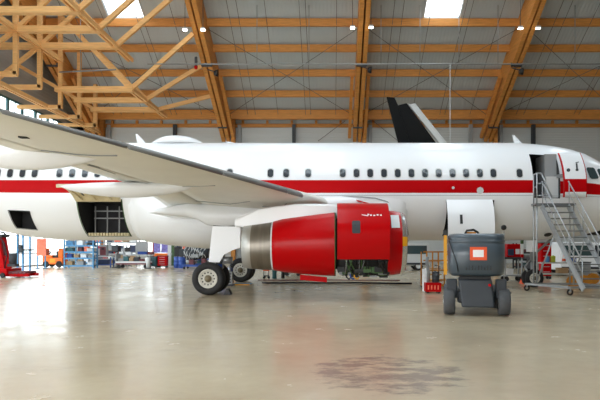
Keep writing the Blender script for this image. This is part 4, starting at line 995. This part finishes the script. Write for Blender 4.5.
# bare engine on stand
Y = 45.0; r_ = thing('spare_engine', 'bare spare engine wrapped in white pipes on its stand', 'engine', (fx(197,Y),Y,0.35))
b = MB(); b.lathe([(-0.95,0.35),(-0.8,0.55),(-0.3,0.6),(0.1,0.52),(0.6,0.5),(0.95,0.36)],(0,0,0.9),'x',24,True,True); b.build('casing', darksteel, r_)
for q in range(8):
    b = MB(); X = -0.75+0.2*q; rr = 0.64-0.02*q; b.path([(X+0.1*math.sin(a*1.1+q), -rr*math.cos(a*0.26-0.9), 0.9+rr*math.sin(a*0.26-0.9)) for a in range(9)], 0.028, 6); b.build('pipe', lgrey, r_)
b = MB(); b.bx(-0.3,0.25,-0.72,-0.5,0.55,0.8); b.bx(0.3,0.6,-0.68,-0.45,0.7,0.9); b.build('gearbox', grey, r_)
for a_, b_ in ((-0.55,-0.2),(0.4,0.7)): MB().bx(a_,b_,-0.3,0.3,0.004,0.46).build('mount', maroon, r_)
st_ = thing('engine_stand', 'deep blue engine stand carrying the bare spare engine', 'stand', (fx(197,Y),Y,0))
b = MB(); b.bx(-1.05,1.05,-0.6,-0.48,0.2,0.35); b.bx(-1.05,1.05,0.48,0.6,0.2,0.35); b.bx(-1.05,-0.9,-0.48,0.48,0.2,0.35); b.bx(0.9,1.05,-0.48,0.48,0.2,0.35); b.bx(-0.55,-0.2,-0.48,0.48,0.22,0.35); b.bx(0.4,0.7,-0.48,0.48,0.22,0.35); b.build('frame', blued, st_)
wheels_on(st_, [(-0.85,-0.54),(0.85,-0.54),(-0.85,0.54),(0.85,0.54)], 0.1)
# racks on the back wall
for (px, lab, m, wd) in ((90,'tall grey pallet rack on the back wall behind the blue shelving',blue,2.4),(122,'tall pallet rack on the back wall behind the drill press',steel,3.2),(190,'tall pallet rack on the back wall behind the spare engine',steel,3.2)):
    Y = 58.5; X = fx(px, Y); rack(lab.replace('grey','blue') if m is blue else lab, X, Y, wd, 1.0, 3.4, (0.2,1.2,2.2), m, 'pallet_rack', 'pallet racks on the back wall')
    cl = [('brown carton',card),('white carton',paper),('grey crate',grey),('navy crate',navy),('salmon carton',salmon)]
    for z, lv in ((0.2,'bottom'),(1.2,'middle'),(2.2,'top')):
        for i in range(4):
            nm, m2_ = cl[(i+int(z*3)+px) % 5]
            box_thing(nm.split()[1], '%s, %s level of pallet rack behind the %s, %s from left' % (nm, lv, {90:'blue shelving',122:'drill press',190:'spare engine'}[px], ORD[i]), 'box', X-wd*0.36+wd*0.24*i, Y, z, wd*0.19, 0.6, 0.45+0.08*((i*3+px) % 4), m2_, group='boxes on the pallet racks')
# under the near engine
Y = 31.5
r_ = thing('hand_cart', 'small hand cart with orange tray behind the exhaust nozzle', 'cart', (fx(266.5,Y),Y,0))
MB().bx(-0.15,0.15,-0.2,0.2,0.42,0.62).build('tray', ored, r_); MB().bx(-0.14,0.14,-0.18,0.18,0.12,0.17).build('lower_tray', darksteel, r_)
for s in (-1,1): MB().bx(s*0.13-0.015,s*0.13+0.015,-0.17,-0.14,0.1,0.75).build('leg', darksteel, r_)
wheels_on(r_, [(-0.12,-0.15),(0.12,-0.15),(-0.12,0.15),(0.12,0.15)], 0.06, w_=0.04)
drum('dark teal gas bottle standing under the near engine', fx(274.5,Y), Y, 0, 0.12, 0.9, teal, name='gas_bottle')
drum('black gas bottle beside the dark teal gas bottle', fx(282,Y), Y+0.6, 0, 0.1, 0.85, black, name='gas_bottle')
r_ = thing('ground_power_unit', 'low silver grey ground power unit seen below the reverser', 'generator', (fx(293,Y+3),Y+3,0))
MB().hexa([(-0.5,-0.4,0.14),(0.5,-0.4,0.14),(0.5,0.4,0.14),(-0.5,0.4,0.14)],[(-0.4,-0.35,0.62),(0.45,-0.35,0.62),(0.45,0.35,0.62),(-0.4,0.35,0.62)]).build('housing', lgrey, r_, bevel=0.04)
MB().bx(-0.3,0.3,-0.42,-0.38,0.22,0.42).build('vent_grille', darksteel, r_); wheels_on(r_, [(-0.35,-0.38),(0.35,-0.38),(-0.35,0.38),(0.35,0.38)], 0.13, w_=0.08)
tool_trolley('silver tool trolley seen below the opened fan cowl', fx(352,38), 38, 0.8, 0.5, 0.8, lgrey)
# hoses, mat and chocks on the floor
b = MB(); b.path([(fx(262,27),27.2,0.05),(-3.0,26.8,0.05),(-1.8,27.0,0.05),(-0.5,26.75,0.05),(1.2,26.95,0.05),(2.6,26.7,0.04),(fx(412,26.6),26.6,0.04)],0.04,8); tag(b.build('air_hose', black), 'long black air hose lying across the floor under the engine', 'hose')
b = MB(); b.path([(fx(258,29.5),29.5,0.035),(-2.4,29.3,0.035),(-0.6,29.6,0.035),(1.0,29.35,0.035),(fx(400,29.4),29.4,0.025)],0.025,8); tag(b.build('supply_cable', maroon), 'reddish supply cable lying behind the black air hose', 'cable')
r_ = thing('wheel_mat', 'blue and yellow drip mat beside the far main wheels', 'mat', (fx(241,26.6),26.6,0)); MB().bx(-0.4,0.45,-0.5,0.5,0.0,0.03).build('mat_sheet', blue, r_); MB().bx(-0.42,0.47,-0.56,-0.5,0,0.05).build('edge_strip', yellow, r_)
def chock(label, x, y, m, w_=0.2):
    b = MB(); b.prism([(-w_/2,-0.2,0),(w_/2,-0.2,0),(w_*0.1,-0.2,w_*0.85),(-w_*0.2,-0.2,w_*0.85)],(0,0.4,0)); o = b.build('wheel_chock', m, bevel=0.01); o.location = (x,y,0); tag(o, label, 'chock')
chock('black wheel chock behind the near main wheels', -3.72, 20.9, black, 0.26)
chock('orange wheel chock in front of the nose wheel', fx(526,27.5)-0.3, 27.0, ored, 0.25)
r_ = thing('axle_jack', 'grey slotted axle jack between the main wheels', 'jack', (fx(229.5,25.5),25.5,0))
MB().bx(-0.2,0.2,-0.2,0.2,0,0.08).build('base', darksteel, r_); b = MB(); b.bx(-0.13,0.13,-0.13,0.13,0.08,0.62)
b.mi = 1
for q in range(4): b.bx(-0.08,0.08,-0.137,-0.13,0.14+0.12*q,0.2+0.12*q)
b.build('body', [grey, black], r_); MB().tube((0,0,0.62),(0,0,0.85),0.05,10).build('ram', alum, r_)
r_ = thing('hydraulic_cart', 'small blue hydraulic cart behind the near main gear', 'cart', (fx(226,26.8),26.8,0))
MB().bx(-0.25,0.25,-0.3,0.3,0.14,0.75).build('tank', blued, r_, bevel=0.03); MB().tube((-0.2,-0.25,0.75),(-0.3,-0.25,1.15),0.025,8).build('handle', steel, r_); wheels_on(r_, [(-0.2,-0.32),(0.2,-0.32),(-0.2,0.32),(0.2,0.32)], 0.1)
# van right of the engine
def van(label, x, y, rz, m, L=4.2, name='van'):
    r_ = thing(name, label, 'van', (x,y,0), rz)
    prof = [(-L/2,0.35),(L/2-0.1,0.35),(L/2,0.55),(L/2,0.95),(L/2-0.7,1.15),(L/2-1.35,1.95),(-L/2+0.1,2.0),(-L/2,1.85)]
    b = MB(); b.prism([(a,-0.9,c) for a, c in prof], (0,1.8,0)); b.build('body', m, r_, bevel=0.06)
    for s in (-1, 1):
        MB().prism([(a,s*0.905-0.008,c) for a, c in ((L/2-0.95,1.15),(L/2-1.45,1.8),(L/2-2.0,1.8),(L/2-2.0,1.15))],(0,0.016,0)).build('side_window', glassd, r_)
        MB().bx(-L/2+0.2,L/2-2.1,s*0.905-0.008,s*0.905+0.008,1.2,1.8).build('side_window', cockpit, r_)
        MB().bx(-L/2+0.1,L/2-0.2,s*0.91-0.02,s*0.91+0.02,0.42,0.56).build('side_strip', darksteel, r_)
    MB().hexa([(L/2-0.68,-0.78,1.2),(L/2-0.68,0.78,1.2),(L/2-1.28,0.75,1.88),(L/2-1.28,-0.75,1.88)],[(L/2-0.65,-0.78,1.2),(L/2-0.65,0.78,1.2),(L/2-1.25,0.75,1.88),(L/2-1.25,-0.75,1.88)]).build('windscreen', glassd, r_)
    for (a, s) in ((-L/2+0.8,-1),(L/2-0.8,-1),(-L/2+0.8,1),(L/2-0.8,1)):
        t = MB(); wheel(t, s*0.8-0.1, s*0.8+0.1, 0.33, (a,0,0.33), n=18); ty = t.build('tire', rubber, r_); MB().lathe([(s*0.8+s*0.09,0.19),(s*0.8+s*0.06,0.0001)],(a,0,0.33),'y',14).build('wheel_rim', lgrey, ty)
    return r_
van('pale grey van seen between the engine inlet and the lift', 4.95, 43.0, PI, lgrey)
van('white van parked behind the boarding stairs', fx(588,34.5), 34.5, 0, white, 4.0)
# amber stand and red trolley left of the boom lift
Y = 24.3; r_ = thing('access_steps', 'amber tubular access steps behind the red floor trolley', 'steps', (fx(434,Y),Y,0))
for i, x in enumerate((-0.48,-0.36,-0.24,-0.12,0.0,0.12,0.24,0.36,0.5)): MB().tube((x,-0.35 if i % 2 else 0.35,0.1),(x,-0.35 if i % 2 else 0.35,1.5),0.03,8).build('upright', yellowd, r_)
for z in (0.35,0.75,1.15,1.5): MB().tube((-0.5,-0.35,z),(0.52,-0.35,z),0.028,8).build('rail', yellowd, r_)
for q in range(4): MB().bx(-0.3,0.3,-0.3+0.15*q,-0.12+0.15*q,0.28+0.26*q,0.31+0.26*q).build('step', yellowd, r_)
MB().bx(-0.52,0.54,-0.38,0.38,0.08,0.14).build('base_frame', yellowd, r_); wheels_on(r_, [(-0.45,-0.35),(0.48,-0.35),(-0.45,0.35),(0.48,0.35)], 0.06, w_=0.05)
Y = 21.6; r_ = thing('floor_trolley', 'low red floor trolley left of the boom lift', 'trolley', (fx(432.5,Y),Y,0))
b = MB(); b.bx(-0.28,0.28,-0.25,0.25,0.06,0.38); b.mi = 1
for q in range(4): b.bx(-0.22+0.12*q,-0.17+0.12*q,-0.257,-0.25,0.14,0.3)
b.build('tub', [red, salmon], r_, bevel=0.02); wheels_on(r_, [(-0.2,-0.2),(0.2,-0.2),(-0.2,0.2),(0.2,0.2)], 0.05, w_=0.04)
MB().path([(0.25,0.1,0.35),(0.26,0.1,1.0),(0.1,0.1,1.02)],0.02,6).build('push_handle', darksteel, r_)
drum('white canister standing beside the red floor trolley', fx(425.5,22.4), 22.4, 0, 0.13, 0.85, paper, name='canister')
drum('dark grey bin standing in the red floor trolley', fx(434.5,Y)+0.03, Y, 0.385, 0.12, 0.4, darksteel, name='waste_bin')
b = MB(); b.path([(0,0,0),(0.01,0,0.4),(-0.05,0,0.75),(-0.02,0,0.95)],0.06,10); o = b.build('duct_hose', grey); o.location = (fx(430,Y)-0.07,Y,0.385); tag(o, 'grey duct hose standing upright in the red floor trolley', 'hose')
# right side behind the stairs
Y = 29.0; r_ = thing('equipment_cart', 'grey wheeled cart carrying a red and black unit right of the lift', 'cart', (fx(512,Y),Y,0))
MB().bx(-0.45,0.45,-0.3,0.3,1.1,1.2).build('top_deck', darksteel, r_); MB().bx(-0.45,0.45,-0.3,0.3,0.25,0.32).build('lower_deck', grey, r_)
for sx in (-1,1):
    for sy in (-1,1): MB().bx(sx*0.4-0.03,sx*0.4+0.03,sy*0.26-0.03,sy*0.26+0.03,0.12,1.1).build('leg', grey, r_)
wheels_on(r_, [(-0.36,-0.26),(0.36,-0.26),(-0.36,0.26),(0.36,0.26)], 0.13, w_=0.09)
r_ = thing('test_unit', 'red test unit with black panel on the grey cart', 'machine', (fx(512.5,Y),Y,1.2))
MB().bx(-0.33,0.33,-0.22,0.22,0,0.65).build('case', red, r_, bevel=0.03); MB().bx(-0.3,0.0,-0.24,-0.22,0.08,0.4).build('control_panel', navy, r_); MB().bx(0.08,0.28,-0.235,-0.22,0.15,0.4).build('sticker', paper, r_)
box_thing('tool_case', 'white tool case on the lower deck of the grey cart', 'case', fx(509,Y), Y, 0.32, 0.35, 0.4, 0.3, paper)
r_ = thing('marker_post', 'slim white marker post with green and red bands', 'post', (fx(522,28.2),28.2,0))
MB().tube((0,0,0.05),(0,0,1.2),0.035,8).build('pole', steel, r_); MB().bx(-0.06,0.06,-0.05,0.05,1.2,2.05).build('sleeve', paper, r_); MB().bx(-0.062,0.062,-0.052,0.052,1.85,2.06).build('green_band', green, r_); MB().bx(-0.062,0.062,-0.052,0.052,1.2,1.35).build('red_band', red, r_); MB().lathe([(0,0.2),(0.05,0.18)],(0,0,0),'z',14,True,True).build('foot', darksteel, r_)
Y = 31.0; tool_trolley('tall red tool cabinet on wheels behind the stair leg', fx(544.5,Y), Y, 0.55, 0.5, 1.9, red, 6, name='tool_cabinet')
Y = 27.6; r_ = thing('workbench', 'pale steel workbench under the boarding stairs', 'bench', (fx(557,Y),Y,0))
MB().bx(-0.85,0.85,-0.3,0.3,0.92,0.98).build('benchtop', lgrey, r_); MB().bx(-0.8,0.8,-0.28,0.28,0.4,0.46).build('lower_shelf', lgrey, r_)
for sx in (-1,1):
    for sy in (-1,1): MB().bx(sx*0.8-0.03,sx*0.8+0.03,sy*0.26-0.03,sy*0.26+0.03,0,0.92).build('leg', grey, r_)
drum('small blue drum on the pale steel workbench', fx(547.5,Y), Y, 0.98, 0.1, 0.26, blue, name='paint_drum')
drum('small lime yellow drum on the pale steel workbench', fx(553,Y), Y, 0.98, 0.11, 0.3, mat('lime_paint', rgb(190,200,60), 0.5), name='paint_drum')
r_ = thing('spray_bottle', 'white bottle with orange label on the pale steel workbench', 'bottle', (fx(564,Y),Y,0.98)); MB().lathe([(0,0.08),(0.22,0.08),(0.27,0.03)],(0,0,0),'z',14,True,True).build('bottle_body', paper, r_); MB().lathe([(0.05,0.082),(0.17,0.082)],(0,0,0),'z',14).build('bottle_label', ored, r_); MB().lathe([(0.27,0.03),(0.33,0.025)],(0,0,0),'z',10,True,True).build('cap', ored, r_)
box_thing('parts_box', 'deep blue parts box at the right end of the pale steel workbench', 'box', fx(572,Y), Y, 0.98, 0.3, 0.35, 0.2, blued)
box_thing('parts_box', 'brown carton on the lower shelf of the pale steel workbench', 'box', fx(562,Y), Y, 0.46, 0.5, 0.4, 0.25, card)
for px, Y, z, lab in ((573,24.6,0,'amber cable reel beside the stair foot'),(585,25.2,0,'amber cable reel right of the stair stringer'),(593,27.0,0,'amber cable reel standing farthest back behind the stairs')):
    r_ = thing('cable_reel', lab, 'reel', (fx(px,Y),Y,z), 0, 'amber cable reels')
    for s in (-1,1): MB().lathe([(s*0.12-0.015,0.24),(s*0.12+0.015,0.24)],(0,0,0.24),'y',20,True,True).build('flange', yellowd, r_)
    MB().lathe([(-0.11,0.16),(0.11,0.16)],(0,0,0.24),'y',16).build('cable', black, r_)
Y = 30.0; tool_trolley('grey tool trolley right of the pale steel workbench', fx(580,Y), Y, 0.9, 0.5, 0.9, grey)
r_ = thing('work_lamp', 'black work lamp on a tall thin mast beside the lift', 'lamp', (fx(504,21.5),21.5,0)); MB().lathe([(0,0.28),(0.04,0.25)],(0,0,0),'z',14,True,True).build('foot', darksteel, r_); MB().tube((0,0,0.04),(0,0,2.4),0.018,8).build('mast', steel, r_); MB().lathe([(-0.06,0.06),(0.0,0.1),(0.06,0.1)],(0,0,2.42),'y',14,True,True).build('lamp_head', black, r_)
# more shelving and machines deeper in the hangar
def filled_rack(px, Y, wd, hh, levels, m, where, cols, n):
    X = fx(px, Y); rack('%s steel shelving full of boxes %s' % where, X, Y, wd, 0.8, hh, levels, m, 'shelving')
    for k_, z in enumerate(levels):
        for i in range(n):
            nm, mm = cols[(i*2+k_) % len(cols)]
            box_thing(nm.split()[1], '%s, %s shelf of shelving %s, %s from left' % (nm, ['bottom','second','third','top'][k_], where[1], ORD[i]), 'box', X-wd*0.38+wd*0.76*i/(n-1), Y, z, wd*0.7/n, 0.5, 0.22+0.05*((i+k_) % 3), mm, group='boxes on the '+where[0]+' shelving')
filled_rack(111, 53.5, 2.6, 1.9, (0.2,0.65,1.1,1.55), steel, ('grey','behind the drill press'), [('white carton',paper),('navy bin',navy),('grey bin',grey),('red bin',red),('brown carton',card)], 5)
filled_rack(205, 53.0, 2.6, 1.9, (0.2,0.65,1.1,1.55), blued, ('blue','behind the near gear'), [('grey bin',grey),('black bin',black),('teal bin',teal),('white carton',paper),('maroon bin',maroon)], 5)
filled_rack(575, 48.0, 3.4, 2.1, (0.2,0.8,1.4), darksteel, ('dark','behind the white van'), [('black bin',black),('grey bin',grey),('navy bin',navy),('maroon bin',maroon)], 5)
filled_rack(530, 46.0, 2.4, 2.0, (0.2,0.75,1.3), darksteel, ('dark low','behind the nose gear'), [('maroon bin',maroon),('black bin',black),('teal bin',teal),('grey bin',grey)], 4)
Y = 38.0; r_ = thing('tow_tractor', 'dark grey tow tractor parked behind the nose gear', 'tractor', (fx(546,Y),Y,0))
b = MB(); b.bx(-1.1,1.1,-0.6,0.6,0.3,0.85); b.bx(-1.1,-0.1,-0.58,0.58,0.85,1.05); b.bx(0.6,1.1,-0.58,0.58,0.85,1.6); b.build('body', darksteel, r_, bevel=0.05)
MB().bx(0.1,0.6,-0.4,0.4,0.85,1.0).build('seat', black, r_); MB().bx(0.62,1.08,-0.6,-0.58,1.1,1.5).build('side_window', glassd, r_); wheels_on(r_, [(-0.75,-0.52),(0.75,-0.52),(-0.75,0.52),(0.75,0.52)], 0.32, w_=0.22)
#BG1
# ------------------------------------------------------------------ light, camera, view
w = bpy.data.worlds.new('sky'); bpy.context.scene.world = w; w.use_nodes = True; nt = w.node_tree
bg = nt.nodes['Background']; tc = nt.nodes.new('ShaderNodeTexCoord'); sp = nt.nodes.new('ShaderNodeSeparateXYZ'); rp = nt.nodes.new('ShaderNodeValToRGB')
rp.color_ramp.elements[0].position = 0.45; rp.color_ramp.elements[0].color = (0.55,0.54,0.52,1); rp.color_ramp.elements[1].position = 1.0; rp.color_ramp.elements[1].color = (0.86,0.93,1.0,1)
e = rp.color_ramp.elements.new(0.52); e.color = (1.0,1.0,1.0,1)
ma = nt.nodes.new('ShaderNodeMapRange'); ma.inputs['From Min'].default_value = -1; ma.inputs['From Max'].default_value = 1
nt.links.new(tc.outputs['Generated'], sp.inputs[0]); nt.links.new(sp.outputs['Z'], ma.inputs['Value']); nt.links.new(ma.outputs[0], rp.inputs['Fac']); nt.links.new(rp.outputs[0], bg.inputs['Color'])
bg.inputs['Strength'].default_value = 1.6
def portal(name, loc, rot, sx, sy):
    l = bpy.data.lights.new(name, 'AREA'); l.shape = 'RECTANGLE'; l.size = sx; l.size_y = sy; l.cycles.is_portal = True
    o = bpy.data.objects.new(name, l); C.objects.link(o); o.location = loc; o.rotation_euler = rot
portal('front_opening_daylight', ((FO[0]+FO[1])/2,YF,FO[2]/2), (PI/2,0,0), FO[1]-FO[0], FO[2])
portal('left_opening_daylight', (XL-0.3,(LD+57.5)/2,5.4), (0,-PI/2,0), 10.8, 57.5-LD)
for q in SKY:
    ym = (q[2]+q[3])/2; portal('skylight_daylight', ((q[0]+q[1])/2,ym,zd(ym)+0.4), (math.atan(-0.53 if ym > YR else 0.53),0,0), q[1]-q[0], (q[3]-q[2])*1.13)
sc = bpy.context.scene
cam = bpy.data.cameras.new('camera'); co = bpy.data.objects.new('camera', cam); C.objects.link(co)
cam.sensor_width = 36; cam.lens = F*36/600; cam.shift_x = (300-CX)/600; cam.shift_y = (HY-200)/600; cam.clip_end = 1000
co.location = (0,0,EYE); co.rotation_euler = (PI/2,0,0); sc.camera = co
sc.view_settings.view_transform = 'Standard'; sc.view_settings.look = 'None'; sc.view_settings.gamma = 1; sc.view_settings.use_curve_mapping = False
sc.view_settings.exposure = 2.0
sc.cycles.use_denoising = True; sc.cycles.max_bounces = 8; sc.cycles.diffuse_bounces = 6
